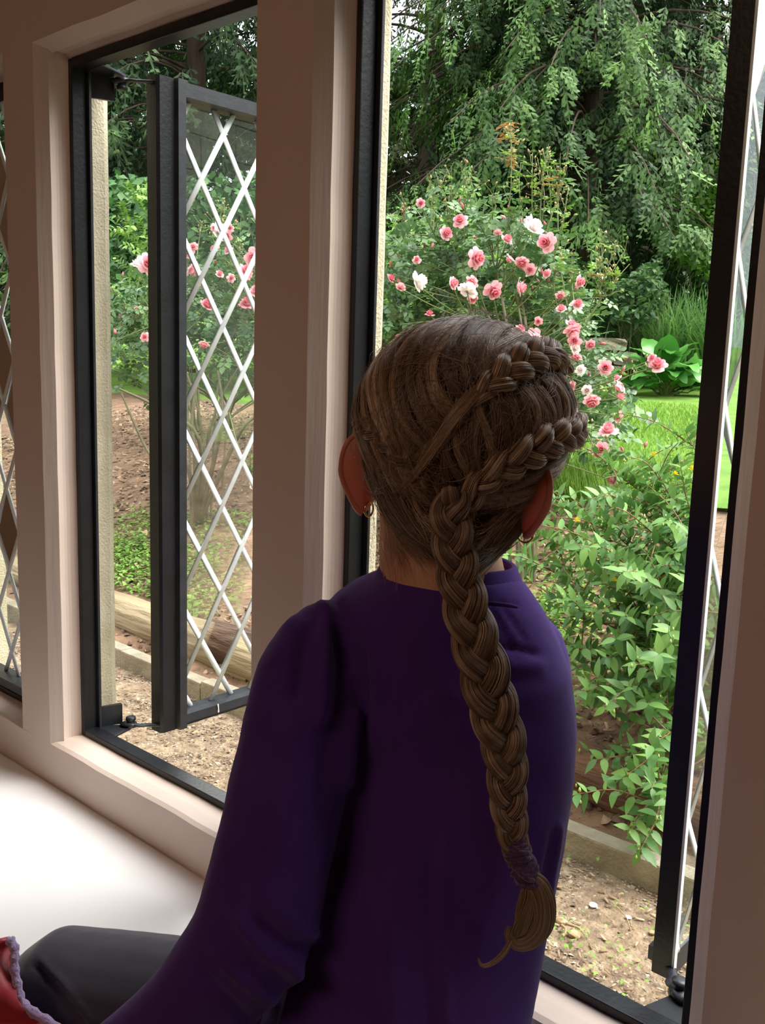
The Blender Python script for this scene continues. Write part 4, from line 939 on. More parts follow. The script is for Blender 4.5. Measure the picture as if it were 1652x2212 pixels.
rocks('soil_crumbs', 38000, (-7.0, 0.3), (1.15, 4.55), 0.004, 0.030, clod, 0.6, 2, 'crumbly brown soil of the flower bed', 'soil', 0.1)
bark = mat('wood_chip_mulch', (0.20, 0.125, 0.07), tint=(0.46, 0.34, 0.22), rough=0.9)
def chips(name, n, xr, yr, seed, s=(0.010, 0.030), label=None, zo=0.006):
    rg = np.random.default_rng(seed); X = rg.uniform(*xr, n); Y = rg.uniform(*yr, n); a = rg.uniform(0, 2*PI, n)
    tv = np.array([(-1, -.25, 0), (1, -.2, 0), (.9, .25, 0), (-.8, .3, 0), (-1, -.25, .12), (1, -.2, .12), (.9, .25, .12), (-.8, .3, .12)]); tf = np.array([(0, 3, 2, 1), (4, 5, 6, 7), (0, 1, 5, 4), (1, 2, 6, 5), (2, 3, 7, 6), (3, 0, 4, 7)])
    Rm = rot_axes(np.stack([np.cos(a), np.sin(a), rg.normal(size=n)*0.22], -1), np.tile([0, 0, 1.0], (n, 1))+rg.normal(size=(n, 3))*0.25)
    V, F, T = scatter(tv, tf, np.stack([X, Y, gz(X, Y)+zo], -1), Rm, rg.uniform(s[0], s[1], n), rg.uniform(0, 1, n)**1.6)
    return tag(link(name, fast_mesh(name, V, F, bark, False, T)), label, 'mulch', kind='stuff')
chips('wood_chips', 4500, (-3.6, 0.3), (0.25, 1.08), 3, (0.003, 0.010), 'small pale wood chips mixed into the grit path')
chips('bark_mulch', 7000, (-6.5, 0.3), (1.4, 3.6), 4, (0.006, 0.022), 'dry bark and dead bits lying on the flower bed', 0.012)
# single things on the path, each told apart in the photo
white_st = mat('white_stone', (0.62, 0.62, 0.60), (0.8, 0.8, 0.78), scale=30, rough=0.7, bump=0.3)
dead = mat('dead_leaf', (0.36, 0.24, 0.13), (0.55, 0.40, 0.24), scale=30, rough=0.8, trans=0.15)
def pebble(name, x, y, wpx, hpx, m, label, cat, z=0.057):
    P = px(x, y, Z=z); D = (P-CAM)@_f; s = wpx*D/FPX/2; bm = bmesh.new(); bmesh.ops.create_icosphere(bm, subdivisions=2, radius=1.0)
    rg = np.random.default_rng(int(x)+int(y))
    for v in bm.verts: v.co = Vector((v.co.x*s*(1+0.15*rg.normal()), v.co.y*s*0.8*(1+0.15*rg.normal()), v.co.z*s*0.45))+Vector(P)
    tag(bm_obj(name, bm, m, None, smooth=False), label, cat)
pebble('white_stone', 1281, 1955, 20, 16, white_st, 'flat white stone on the path, larger and nearer the girl of two', 'stone')
pebble('white_stone', 1356, 1981, 15, 9, white_st, 'small white pebble on the path between girl and right casement', 'stone')
pebble('flat_stone', 1240, 2018, 32, 20, dead, 'flat tan stone among twigs on the path', 'stone')
pebble('flat_stone', 1213, 1990, 28, 24, dead, 'flat pale brown stone touching the girl\'s outline on the path', 'stone')
pebble('flat_stone', 1410, 2015, 20, 22, dead, 'tan stone on the path against the right casement edge', 'stone')
def twig(a, b, r, label):
    P, Q = px(*a, Z=0.062), px(*b, Z=0.060); m_ = (P+Q)/2+np.array([0.006, 0.004, 0.004])
    tag(tube('twig', spline([P, m_, Q], 8), [r, r*1.1, r, r*.9, r, r*.8, r*.7, r*.4], bark_tw, None, 6), label, 'twig')
bark_tw = mat('dry_twig', (0.26, 0.18, 0.10), (0.4, 0.29, 0.17), scale=40, rough=0.9)
twig((1222, 1995), (1262, 2020), 0.0028, 'short thick twig between two flat stones on the path')
twig((1322, 1950), (1366, 2018), 0.0012, 'long thin curved twig right of the white stones')
twig((1404, 1975), (1424, 2005), 0.0026, 'pale split twig at the foot of the right casement')
twig((1212, 1998), (1216, 2024), 0.0030, 'stubby twig below the pale brown stone')
def leafshape(n=6, w=0.36, fold=0.16, droop=0.22):
    """ovate blade along +X, 2n tris-ish quads, unit length"""
    t = np.linspace(0, 1, n+1); hw = w*np.sin(PI*t**0.80)**0.9*(1-0.25*t); hw[0] = 0.012; hw[-1] = 0.004
    z = -droop*t**2; V = []
    for i in range(n+1): V += [(t[i], hw[i], z[i]+fold*hw[i]), (t[i], 0, z[i]), (t[i], -hw[i], z[i]+fold*hw[i])]
    F = []
    for i in range(n): a = i*3; F += [(a+1, a+4, a+3, a), (a+2, a+5, a+4, a+1)]
    return np.array(V), np.array(F)
for i, (x, y, s, lab) in enumerate(((505, 1690, .045, 'large dry tan leaf on the path beside her left arm'), (297, 1516, .030, 'small dry leaf on the path below the log'),
        (430, 1585, .022, 'tiny pale leaf on the path under the casement'), (308, 1040, .05, 'orange dead leaf on the soil between left casement and frame'))):
    tv, tf = leafshape(5, .34, .5, .3); P = px(x, y, Z=0.062) if y > 1200 else px(x, y, D=4.0)
    if y < 1200:
        P = px(x, y, D=4.6); P[2] = float(gz(P[0], P[1]))+0.03
    R = rot_axes(np.array([[math.cos(i*2), math.sin(i*2), 0.05]]), np.array([[0.1, -0.3, 1.0]])); V, F, _ = scatter(tv, tf, P[None]+np.array([[0, 0, .006]]), R, np.array([s]))
    tag(link('fallen_leaf', fast_mesh('fallen_leaf', V, F, dead, True)), lab, 'leaf')

# ------------------------------------------------------------------ plants
rose_leaf = mat('rose_leaf', (0.055, 0.125, 0.045), tint=(0.17, 0.30, 0.10), rough=0.38, spec=0.6, trans=0.25)
fresh_leaf = mat('fresh_green_leaf', (0.10, 0.24, 0.035), tint=(0.30, 0.50, 0.09), rough=0.5, trans=0.35)
hyp_leaf = mat('hypericum_leaf', (0.07, 0.19, 0.045), tint=(0.22, 0.42, 0.10), rough=0.45, trans=0.3)
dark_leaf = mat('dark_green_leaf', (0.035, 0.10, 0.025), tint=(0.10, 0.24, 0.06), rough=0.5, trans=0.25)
stem_g = mat('green_stem', (0.12, 0.16, 0.05), (0.20, 0.22, 0.08), scale=20, rough=0.6)
stem_r = mat('reddish_stem', (0.20, 0.09, 0.045), (0.28, 0.14, 0.07), scale=20, rough=0.6)
stem_b = mat('woody_stem', (0.10, 0.085, 0.045), (0.17, 0.15, 0.08), scale=20, rough=0.8)
bronze_leaf = mat('bronze_young_leaf', (0.35, 0.13, 0.05), tint=(0.42, 0.40, 0.10), rough=0.4, trans=0.35)
pink = mat('pink_petal', (0.82, 0.22, 0.30), tint=(0.93, 0.55, 0.58), rough=0.6, trans=0.3, sheen=0.2)
pinkdeep = mat('deep_pink_petal', (0.62, 0.10, 0.16), tint=(0.85, 0.32, 0.38), rough=0.6, trans=0.3)
whitep = mat('blush_white_petal', (0.86, 0.70, 0.66), tint=(0.95, 0.90, 0.88), rough=0.6, trans=0.3)
yellowp = mat('yellow_petal', (0.80, 0.62, 0.03), rough=0.5, trans=0.3)
LT4 = leafshape(3, .34); LT2 = (np.array([(0, 0, 0), (.45, .33, .03), (1, 0, -.2), (.45, -.33, .03), (.45, 0, -.04)], float), np.array([(0, 4, 2, 1), (0, 3, 2, 4)])); LT6 = leafshape(5, .245)
def compound():
    """a rose leaf: five leaflets on a stalk, unit length"""
    V, F, o = [], [], 0; tv, tf = leafshape(3, .42, .2, .15)
    for bx, by, ang, s in ((0.62, 0, 0, .42), (0.45, .02, 62, .36), (0.45, -.02, -62, .36), (0.2, .02, 68, .30), (0.2, -.02, -68, .30)):
        a = math.radians(ang); R = np.array([[math.cos(a), -math.sin(a), 0], [math.sin(a), math.cos(a), 0], [0, 0, 1]])
        V.append((tv*s)@R.T+np.array([bx, by, -0.1*bx])); F.append(tf+o); o += len(tv)
    V.append(np.array([(0, .008, 0), (0, -.008, 0), (.65, -.006, -.06), (.65, .006, -.06)])); F.append(np.array([[o, o+1, o+2, o+3]]))
    return np.vstack(V), np.vstack(F)
CMP = compound()
def leaf_batch(parent, P, X, Z, S, m, tv_tf, singles=0, name='leaf', stuff_name='foliage', tint=None, rg=RG):
    """leaves on one plant: the nearest `singles` are parts, the rest one stuff part"""
    n = len(P); P = np.asarray(P); tv, tf = tv_tf; R = rot_axes(np.asarray(X, float), np.asarray(Z, float)); S = np.asarray(S)
    tint = rg.uniform(0, 1, n)**1.3 if tint is None else tint
    order = np.argsort(np.linalg.norm(P-CAM, axis=1)-S*12); a = order[:singles]; b = order[singles:]
    if singles:
        lv = [fast_mesh(name, tv, tf, m, True, np.full(len(tv), q)) for q in (0.1, 0.35, 0.6, 0.9)]; w = Vector(wloc(parent))
        for i in a:
            o = link(name, lv[min(3, int(tint[i]*4))], parent); s = float(S[i]); M3 = Matrix(R[i].tolist())
            o.matrix_local = Matrix.Translation(Vector(P[i])-w) @ M3.to_4x4() @ Matrix.Diagonal((s, s, s, 1))
    if len(b):
        V, F, T = scatter(tv, tf, P[b], R[b], S[b], tint[b])
        o = place(stuff_name, fast_mesh(stuff_name, V, F, m, True, T), parent); o['kind'] = 'stuff'
def stems_obj(name, lines, m, parent, seg=5, kind=None):
    o = place(name, quads_to_mesh(name, [tube_vf(P, r, seg, False) for P, r in lines], m), parent)
    if kind: o['kind'] = kind
    return o
def in_poly(x, y, poly):
    c = np.zeros(x.shape, bool); n = len(poly)
    for i in range(n):
        (x1, y1), (x2, y2) = poly[i], poly[(i+1) % n]
        if y1 == y2: continue
        c ^= ((y1 > y) != (y2 > y)) & (x < (x2-x1)*(y-y1)/(y2-y1)+x1)
    return c
def fill(poly, n, d0, d1, rg):
    """n points of the plant's volume whose outline is known from the photo"""
    P = np.array(poly); out = np.zeros((0, 2))
    while len(out) < n:
        q = rg.uniform(P.min(0), P.max(0), (n*2, 2)); out = np.vstack([out, q[in_poly(q[:, 0], q[:, 1], poly)]])
    out = out[:n]; D = rg.uniform(d0, d1, n)
    return np.array([px(a, b, D=d) for (a, b), d in zip(out, D)])
def arch(a, b, bulge, n=10, rg=RG):
    a, b = np.array(a, float), np.array(b, float); d = b-a; h = np.array([d[0], d[1], 0]); m1 = a+d*0.35-h*0.20+UP*abs(d[2])*0.18*bulge; m2 = a+d*0.75-h*0.05+UP*abs(d[2])*0.10*bulge+rg.normal(size=3)*0.02
    return spline([a, m1, m2, b], n)
# rose bloom: cupped layered petals, unit radius, opening along +Z
def bloom_template(seed, open_=1.0):
    rg = np.random.default_rng(seed); V, F, T, o = [], [], [], 0
    for ring, (n, r, h, lean, w) in enumerate(((5, 0.16, .50, .15, .34), (6, 0.34, .48, .30, .46), (6, 0.55, .42, .52, .60), (6, 0.80, .28, .85, .72))):
        for k in range(n):
            a = (k+0.5*(ring % 2))/n*2*PI+rg.normal()*0.12; c, s = math.cos(a), math.sin(a); nu, nv = 4, 4
            for i in range(nu):
                u = i/(nu-1)*2-1
                for j in range(nv):
                    v = j/(nv-1); wd = w*(0.45+0.55*math.sin(PI*min(1, v*0.75+0.1)))*(1-0.15*v)
                    x = r*(0.25+0.75*v)**(0.8)*(1+lean*0.15*v*open_)-0.10*u*u*r; z = -0.45+h*2*v-0.50*lean*v*v*open_+0.06*(1-u*u)+rg.normal()*0.012
                    y = u*wd*0.55
                    V.append((c*x-s*y, s*x+c*y, z)); T.append(np.clip(0.25*ring+0.35*v*0.6+rg.normal()*0.08, 0, 1))
            for i in range(nu-1):
                for j in range(nv-1): q = o+i*nv+j; F.append((q, q+nv, q+nv+1, q+1))
            o += nu*nv
    return np.array(V), np.array(F), np.array(T)
BL = [bloom_template(s, op) for s, op in ((1, 1.0), (2, 0.75), (3, 1.15))]
BLM = {(i, k): fast_mesh('rose_bloom', BL[i][0], BL[i][1], m_, True, BL[i][2]) for i in range(3) for k, m_ in (('p', pink), ('d', pinkdeep), ('w', whitep))}
bud_t = (np.array([(0, 0, -1), (.55, 0, -.3), (0, .55, -.3), (-.55, 0, -.3), (0, -.55, -.3), (.45, 0, .3), (0, .45, .3), (-.45, 0, .3), (0, -.45, .3), (0, 0, 1.1)]),
         np.array([(0, 2, 1), (0, 3, 2), (0, 4, 3), (0, 1, 4), (1, 2, 6), (1, 6, 5), (2, 3, 7), (2, 7, 6), (3, 4, 8), (3, 8, 7), (4, 1, 5), (4, 5, 8), (5, 6, 9), (6, 7, 9), (7, 8, 9), (8, 5, 9)]))
def rose_bush(label, base, polys, blooms, stems, nleaf, sprigs, seed, budn, droop_to=None, thick=0.010, singles=260):
    rg = np.random.default_rng(seed); root = tag(empty('rose_bush', base), label, 'rose bush', 'rose bushes in the bed outside the window')
    base = np.array(base, float); anchors = []; lines = []
    for (poly, n, d0, d1) in polys: anchors.append(fill(poly, n, d0, d1, rg))
    A = np.vstack(anchors)
    for i in range(stems):
        e = A[rg.integers(len(A))]; b = base+np.array([rg.normal()*0.05, rg.normal()*0.05, 0]); b[2] = float(gz(b[0], b[1]))-0.01
        P = arch(b, e, 1.0, 14, rg); stems_r = np.linspace(thick*rg.uniform(.6, 1), 0.0022, 14)
        place('cane', quads_to_mesh('cane', [tube_vf(P, stems_r, 7, False)], stem_b), root); lines.append(P)
    pts = np.vstack([l[4:] for l in lines])
    # leaf sprays around the volume, tied to the canes with twigs
    n = nleaf; C = A[rg.integers(0, len(A), n)]+rg.normal(size=(n, 3))*0.05
    X = rand_unit(n, rg)*[1, 1, .45]; X[:, 2] -= 0.12; Z = np.tile([0, -0.25, 1.0], (n, 1))+rg.normal(size=(n, 3))*0.45
    leaf_batch(root, C, X, Z, rg.uniform(0.07, 0.115, n), rose_leaf, CMP, singles, rg=rg)
    tw = []
    for k in range(min(260, n)):
        c = C[k*(n//min(260, n))]; q = pts[np.argmin(((pts-c)**2).sum(1))]; tw.append((spline([q, (q+c)/2+UP*0.01, c], 4), np.array([.0028, .0024, .002, .0014])))
    stems_obj('twigs', tw, stem_g, root, 4, 'stuff')
    bl = []
    for (x, y, s, kind, D) in blooms:
        D -= 0.10+(0.12 if y < 640 else 0); P = px(x, y, D=D); i = int(rg.integers(3)); o = link('rose_bloom', BLM[(i, kind)], root); sc = s*D/FPX*0.74
        v = (CAM-P); v = v/np.linalg.norm(v)*0.75+rg.normal(size=3)*0.45+UP*0.25; v /= np.linalg.norm(v)
        R = rot_axes(rand_unit(1, rg), v[None]); M3 = Matrix(R[0].tolist())
        o.matrix_local = Matrix.Translation(Vector(P)-Vector(root.location)) @ M3.to_4x4() @ Matrix.Diagonal((sc, sc, sc*0.95, 1))
        if kind == 'w': o['label'] = 'fading blush white rose bloom'
        q = pts[np.argmin(((pts-P)**2).sum(1))]; bl.append((spline([q, (q+P)/2-v*0.02, P-v*sc*0.45], 6), np.linspace(.003, .0018, 6)))
    stems_obj('flower_stalks', bl, stem_g, root, 5, 'stuff')
    # tall sprigs of buds
    sl_, bp, br_, lp, lx = [], [], [], [], []
    for (x0, y0, x1, y1, D) in sprigs:
        a, b = px(x0, y0, D=D), px(x1, y1, D=D+rg.uniform(-.1, .1)); P = spline([a, (a+b)/2+rg.normal(size=3)*0.015, b], 8); sl_.append((P, np.linspace(.0032, .0014, 8)))
        for k in range(int(9*np.linalg.norm(b-a)/0.2)):
            t = rg.uniform(0.35, 1.0); c = P[min(7, int(t*7))]+rg.normal(size=3)*0.006; d = rg.normal(size=3)*0.5+UP*0.9; d /= np.linalg.norm(d); e = c+d*rg.uniform(.02, .07)
            sl_.append((np.array([c, (c+e)/2+rg.normal(size=3)*0.003, e]), np.array([.0014, .0012, .001]))); bp.append(e); br_.append(d)
        for k in range(int(7*np.linalg.norm(b-a)/0.2)):
            t = rg.uniform(0.0, 0.95); lp.append(P[int(t*7)]); d = rand_unit(1, rg)[0]; d[2] = abs(d[2])*0.5; lx.append(d)
    stems_obj('bud_stems', sl_, stem_g, root, 4, 'stuff')
    bp = np.array(bp); br_ = np.array(br_); nb_ = len(bp)
    V, F, T_ = scatter(bud_t[0], bud_t[1], bp, rot_axes(rand_unit(nb_, rg), br_), rg.uniform(.005, .010, nb_), rg.uniform(0, 1, nb_))
    o = place('buds', fast_mesh('buds', V, F, bud_m, True, T_), root); o['kind'] = 'stuff'
    leaf_batch(root, np.array(lp), np.array(lx), np.tile([0, 0, 1.0], (len(lp), 1)), rg.uniform(.035, .06, len(lp)), fresh_leaf, CMP, 0, stuff_name='sprig_leaves', rg=rg)
    # pink buds through the bush
    C = A[rg.integers(0, len(A), budn)]+rg.normal(size=(budn, 3))*0.05-AN*0.08
    bm_ = [fast_mesh('rose_bud', bud_t[0], bud_t[1], m_, True, np.full(10, q)) for m_, q in ((pink, .1), (pinkdeep, .5), (pink, .6))]
    for k in range(budn):
        o = link('rose_bud', bm_[k % 3], root); s = rg.uniform(.008, .015); R = rot_axes(rand_unit(1, rg), (UP+rg.normal(size=3)*.4)[None])
        o.matrix_local = Matrix.Translation(Vector(C[k])-Vector(root.location)) @ Matrix(R[0].tolist()).to_4x4() @ Matrix.Diagonal((s, s, s*1.3, 1))
    return root, rg
bud_m = mat('green_bud', (0.20, 0.27, 0.07), tint=(0.42, 0.26, 0.12), rough=0.6)
W_ = 'w'; P_ = 'p'; D_ = 'd'
cb = [(1033, 558, 38, P_, 3.75), (909, 607, 38, W_, 3.7), (993, 474, 28, P_, 3.9), (965, 503, 26, P_, 3.9), (1155, 487, 38, W_, 3.8), (1140, 478, 26, W_, 3.85), (1178, 523, 36, P_, 3.7), (1096, 515, 24, P_, 3.9), (1127, 568, 26, P_, 3.8), (1145, 582, 22, P_, 3.8),
      (1067, 630, 36, P_, 3.65), (1126, 621, 30, P_, 3.7), (1013, 622, 36, W_, 3.65), (1017, 610, 26, P_, 3.66), (981, 611, 24, P_, 3.7), (1022, 646, 20, P_, 3.65), (909, 438, 18, P_, 4.0), (928, 676, 18, D_, 3.6), (1058, 707, 24, P_, 3.5), (1123, 712, 30, P_, 3.45),
      (1148, 735, 42, P_, 3.4), (1138, 728, 30, W_, 3.42), (1238, 718, 34, P_, 3.4), (1235, 698, 22, P_, 3.42), (1240, 735, 26, P_, 3.38), (1255, 609, 24, P_, 3.6), (1248, 655, 24, P_, 3.55), (1212, 665, 20, P_, 3.55), (1162, 694, 16, P_, 3.5), (1276, 745, 20, P_, 3.4),
      (1244, 752, 20, W_, 3.38), (1244, 772, 20, P_, 3.35), (1308, 793, 28, P_, 3.3), (1252, 797, 20, W_, 3.3), (1278, 868, 32, P_, 3.15), (1234, 834, 18, P_, 3.2), (1268, 843, 20, W_, 3.2), (1338, 836, 24, P_, 3.2), (1341, 856, 22, P_, 3.2), (1332, 815, 16, P_, 3.25),
      (1332, 900, 22, P_, 3.15), (1313, 925, 36, P_, 3.1), (1299, 970, 28, P_, 3.05), (1289, 980, 18, P_, 3.05), (1322, 1036, 28, P_, 3.0), (1420, 785, 34, P_, 3.35), (1408, 772, 18, P_, 3.36), (866, 618, 20, P_, 3.8), (845, 600, 18, D_, 3.9), (1100, 560, 20, P_, 3.8), (1210, 640, 18, P_, 3.6), (1180, 590, 18, P_, 3.7), (1075, 500, 16, P_, 3.9), (900, 560, 16, P_, 3.9)]
poly_c = [(818, 520), (850, 500), (905, 470), (990, 455), (1090, 455), (1150, 470), (1200, 540), (1230, 600), (1265, 660), (1275, 740), (1310, 800), (1345, 850), (1330, 940), (1290, 960), (1200, 900), (1180, 760), (1000, 720), (820, 790)]
spr = [(905, 560, 880, 440, 3.9), (930, 540, 935, 400, 3.95), (985, 520, 975, 360, 3.9), (1010, 520, 1000, 365, 3.9), (1000, 480, 1040, 395, 3.9), (960, 520, 945, 380, 3.9), (1040, 500, 1055, 420, 3.85), (1095, 500, 1103, 265, 3.8), (1150, 520, 1150, 330, 3.8), (1165, 520, 1185, 310, 3.75), (1180, 500, 1210, 330, 3.75),
       (1130, 480, 1125, 350, 3.85), (1195, 560, 1228, 400, 3.7), (1170, 480, 1160, 340, 3.8), (1190, 480, 1172, 320, 3.8), (1205, 500, 1225, 360, 3.7), (1225, 660, 1215, 540, 3.6), (1240, 660, 1235, 545, 3.6), (1270, 680, 1300, 500, 3.55), (1290, 640, 1335, 520, 3.5), (1285, 670, 1350, 540, 3.5), (1265, 700, 1360, 570, 3.5), (860, 560, 850, 460, 4.0), (1215, 700, 1195, 600, 3.6),
       (1300, 860, 1420, 790, 3.35), (1250, 900, 1322, 1030, 3.0), (1290, 640, 1325, 610, 3.5), (1255, 640, 1310, 560, 3.5)]
rb, rg_ = rose_bush('large rose bush full of pink blooms behind the girl\'s head', (-1.95, 2.15, float(gz(-1.95, 2.15))), [(poly_c, 900, 3.75, 4.5)], cb, 12, 1900, spr, 21, 120)
# bronze young leaves at the tip of the tallest shoot
tip = [px(1103, 262, D=3.8), px(1100, 275, D=3.8), px(1104, 300, D=3.8), px(1106, 330, D=3.8), px(1100, 345, D=3.8), px(1190, 400, D=3.7), px(1170, 390, D=3.7), px(1330, 590, D=3.5), px(1300, 595, D=3.5)]
tp_ = np.repeat(np.array(tip), 3, 0); leaf_batch(rb, tp_, rand_unit(27, rg_)*[1, 1, .4]+[0, 0, -.1], np.tile([0, 0, 1.0], (27, 1)), rg_.uniform(.05, .075, 27), bronze_leaf, CMP, 27, name='young_leaf', rg=rg_)
lb = [(296, 568, 24, W_, 4.6), (321, 568, 38, P_, 4.55), (329, 663, 18, P_, 4.6), (312, 727, 18, P_, 4.6), (404, 543, 26, P_, 4.7), (418, 583, 34, P_, 4.65), (417, 532, 16, P_, 4.7), (477, 498, 36, W_, 4.8), (490, 510, 22, P_, 4.8), (463, 491, 14, P_, 4.8), (497, 492, 16, P_, 4.8), (546, 556, 34, P_, 4.7), (535, 584, 30, D_, 4.65), (553, 626, 30, P_, 4.6),
      (534, 652, 30, D_, 4.6), (450, 656, 28, D_, 4.6), (462, 537, 20, P_, 4.8), (492, 539, 18, P_, 4.8), (440, 745, 20, P_, 4.5), (551, 1048, 20, P_, 4.0), (500, 600, 16, P_, 4.6), (475, 590, 16, P_, 4.7), (402, 733, 16, P_, 4.5), (555, 735, 18, P_, 4.5), (620, 560, 34, P_, 4.6), (640, 650, 30, P_, 4.5), (700, 600, 32, P_, 4.4), (600, 700, 26, D_, 4.5)]
poly_l = [(252, 600), (300, 590), (380, 560), (440, 530), (520, 540), (600, 560), (720, 560), (740, 700), (700, 820), (560, 860), (480, 800), (400, 790), (330, 800), (290, 850), (245, 830), (240, 660)]
sprl = [(480, 560, 468, 440, 4.8), (490, 600, 485, 430, 4.8), (505, 620, 500, 465, 4.8), (470, 560, 480, 435, 4.8), (425, 560, 437, 480, 4.75), (520, 680, 515, 560, 4.7), (510, 640, 520, 470, 4.75), (640, 560, 650, 470, 4.6)]
lbush, _ = rose_bush('tall open rose bush seen through the left casement', (-3.75, 2.05, float(gz(-3.75, 2.05))), [(poly_l, 520, 4.65, 5.3)], lb, 11, 950, sprl, 22, 40, thick=0.010)
# low arching bare canes on its left
for k, L in enumerate(([(560, 1040), (430, 950), (340, 880), (258, 840)], [(500, 1045), (400, 1000), (330, 990), (262, 850)], [(455, 1045), (470, 960), (480, 880), (470, 800)], [(470, 1045), (510, 950), (550, 900), (620, 860)], [(440, 1045), (420, 980), (415, 900), (430, 800)])):
    n_ = len(L); b = np.array([-3.75, 2.05, gz(-3.75, 2.05)]); P = spline([b]+[px(a_, b_, D=4.45) for a_, b_ in L[1:]], 16)
    place('cane', quads_to_mesh('cane', [tube_vf(P, np.linspace(.013, .005, 16), 7, False)], stem_b), lbush)

# generic leafy shrub from stems with opposite leaves (the arching shrub at the right)
def leafy_shrub(label, cat, base, spec, m, leaf_t, seed, ls=(0.035, 0.055), gap=0.035, singles=300, stem_m=stem_r, sname='leafy_shrub', group=None, berries=0, br=0.3, flowers=()):
    """spec: list of (x,y,D) tips"""
    rg = np.random.default_rng(seed); root = tag(empty(sname, base), label, cat, group); LP, LX, LZ, tw, bp = [], [], [], [], []
    for (x, y, D) in spec:
        e = px(x, y, D=D); b = np.array(base, float)+np.array([rg.normal()*0.10, rg.normal()*0.06, 0]); b[2] = float(gz(b[0], b[1]))
        P = arch(b, e, 1.2, 16, rg); tw.append((P, np.linspace(.0045, .0014, 16))); subs = [P]
        for q in range(int(rg.integers(3, 6))):
            i = int(rg.integers(5, 14)); d = rand_unit(1, rg)[0]; d[2] = abs(d[2])*0.6; s_ = P[i]; e2 = s_+d*rg.uniform(.5, 1)*br
            Q = spline([s_, (s_+e2)/2+UP*0.02, e2], 9); tw.append((Q, np.linspace(.0022, .001, 9))); subs.append(Q)
        for S_ in subs:
            L = np.linalg.norm(np.diff(S_, axis=0), axis=1).sum(); k = max(3, int(L/gap)); t = np.linspace(0.22, 1, k)*(len(S_)-1)
            for j, tt in enumerate(t):
                i = min(int(tt), len(S_)-2); c = S_[i]*(1-tt+i)+S_[i+1]*(tt-i); T_ = S_[i+1]-S_[i]; T_ /= np.linalg.norm(T_)
                a = rand_unit(1, rg)[0] if j == 0 else a; s1 = np.cross(T_, a if j % 2 else np.cross(T_, a)); s1 /= max(1e-6, np.linalg.norm(s1))
                for sg in (1, -1): LP.append(c); LX.append(s1*sg+T_*0.55+UP*rg.uniform(-.15, .15)); LZ.append(UP+T_*0.5+rg.normal(size=3)*0.2)
            if rg.uniform() < berries:
                for q in range(3): bp.append(S_[-1]+rg.normal(size=3)*0.010)
    LP = np.array(LP); n = len(LP); leaf_batch(root, LP, np.array(LX), np.array(LZ), rg.uniform(ls[0], ls[1], n), m, leaf_t, singles, rg=rg)
    stems_obj('stems', tw, stem_m, root, 4, 'stuff')
    if bp:
        bm_ = fast_mesh('berry', bud_t[0], bud_t[1], berry_m, True)
        for P in bp[:280]:
            o = link('berry', bm_, root); s = rg.uniform(.0045, .0075); o.matrix_local = Matrix.Translation(Vector(P)-Vector(root.location)) @ Matrix.Diagonal((s, s, s, 1))
    for (x, y, D) in flowers:
        P = px(x, y, D=D); o = link('yellow_flower', BLy, root); o.matrix_local = Matrix.Translation(Vector(P)-Vector(root.location)) @ Matrix.Diagonal((.012, .012, .012, 1))
    return root
BLy = fast_mesh('yellow_flower', BL[0][0], BL[0][1], yellowp, True)
berry_m = mat('green_berry', (0.30, 0.42, 0.10), (0.45, 0.55, 0.16), scale=40, rough=0.35)
rg = np.random.default_rng(31)
tips = [(1170, 1080, 2.9), (1215, 1180, 2.7), (1240, 1130, 2.9), (1270, 1060, 2.9), (1310, 1010, 2.9), (1290, 1120, 2.7), (1350, 1010, 2.9), (1385, 1005, 2.8), (1480, 930, 2.7), (1420, 1020, 2.6), (1470, 1010, 2.55), (1340, 1090, 2.6), (1380, 1130, 2.5), (1440, 1120, 2.45),
        (1200, 1250, 2.6), (1260, 1230, 2.5), (1320, 1200, 2.45), (1370, 1230, 2.35), (1430, 1220, 2.3), (1480, 1180, 2.3), (1230, 1330, 2.5), (1290, 1320, 2.4), (1350, 1330, 2.3), (1410, 1330, 2.25), (1460, 1320, 2.2), (1250, 1400, 2.4), (1310, 1420, 2.3), (1370, 1430, 2.2), (1430, 1430, 2.2), (1270, 1500, 2.35), (1340, 1490, 2.3),
        (1400, 1520, 2.2), (1290, 1640, 2.25), (1345, 1680, 2.15), (1360, 1790, 2.1), (1380, 1840, 2.08), (1420, 1760, 2.1), (1420, 1600, 2.15), (1550, 1000, 2.6), (1560, 1200, 2.4), (1540, 1400, 2.3), (1600, 900, 2.8), (1620, 1100, 2.5), (1520, 1600, 2.2), (1180, 1300, 2.6), (1210, 1390, 2.5), (1150, 1150, 2.8), (1130, 1210, 2.7), (1445, 1460, 2.2), (1300, 1260, 2.4), (1390, 1080, 2.6), (1480, 1260, 2.2), (1330, 1380, 2.3), (1400, 1270, 2.3), (1450, 1390, 2.2), (1230, 1450, 2.4)]
leafy_shrub('green arching shrub with red stems and unripe berries, right of the girl', 'shrub', (-0.98, 1.80, float(gz(-0.98, 1.80))), tips, hyp_leaf, LT6, 31, (0.030, 0.052), 0.026, 300, berries=0.55,
            flowers=((1412, 980, 2.75), (1458, 1022, 2.6), (1246, 1122, 2.7), (1325, 1250, 2.4), (1495, 1010, 2.6)))
# fine leaved shrub beside the left frame
tl = [(275, 395, 6.2), (262, 440, 6.2), (322, 425, 6.2), (300, 470, 6.1), (252, 500, 6.0), (330, 500, 6.0), (250, 560, 5.9), (300, 540, 5.9), (330, 590, 5.9), (245, 620, 5.8)]
leafy_shrub('light green fine leaved shrub behind roses, beside the left stone reveal', 'shrub', (-5.15, 2.95, float(gz(-5.15, 2.95))), tl, fresh_leaf, LT4, 32, (0.028, 0.045), 0.030, 150, stem_m=stem_b, br=0.30)

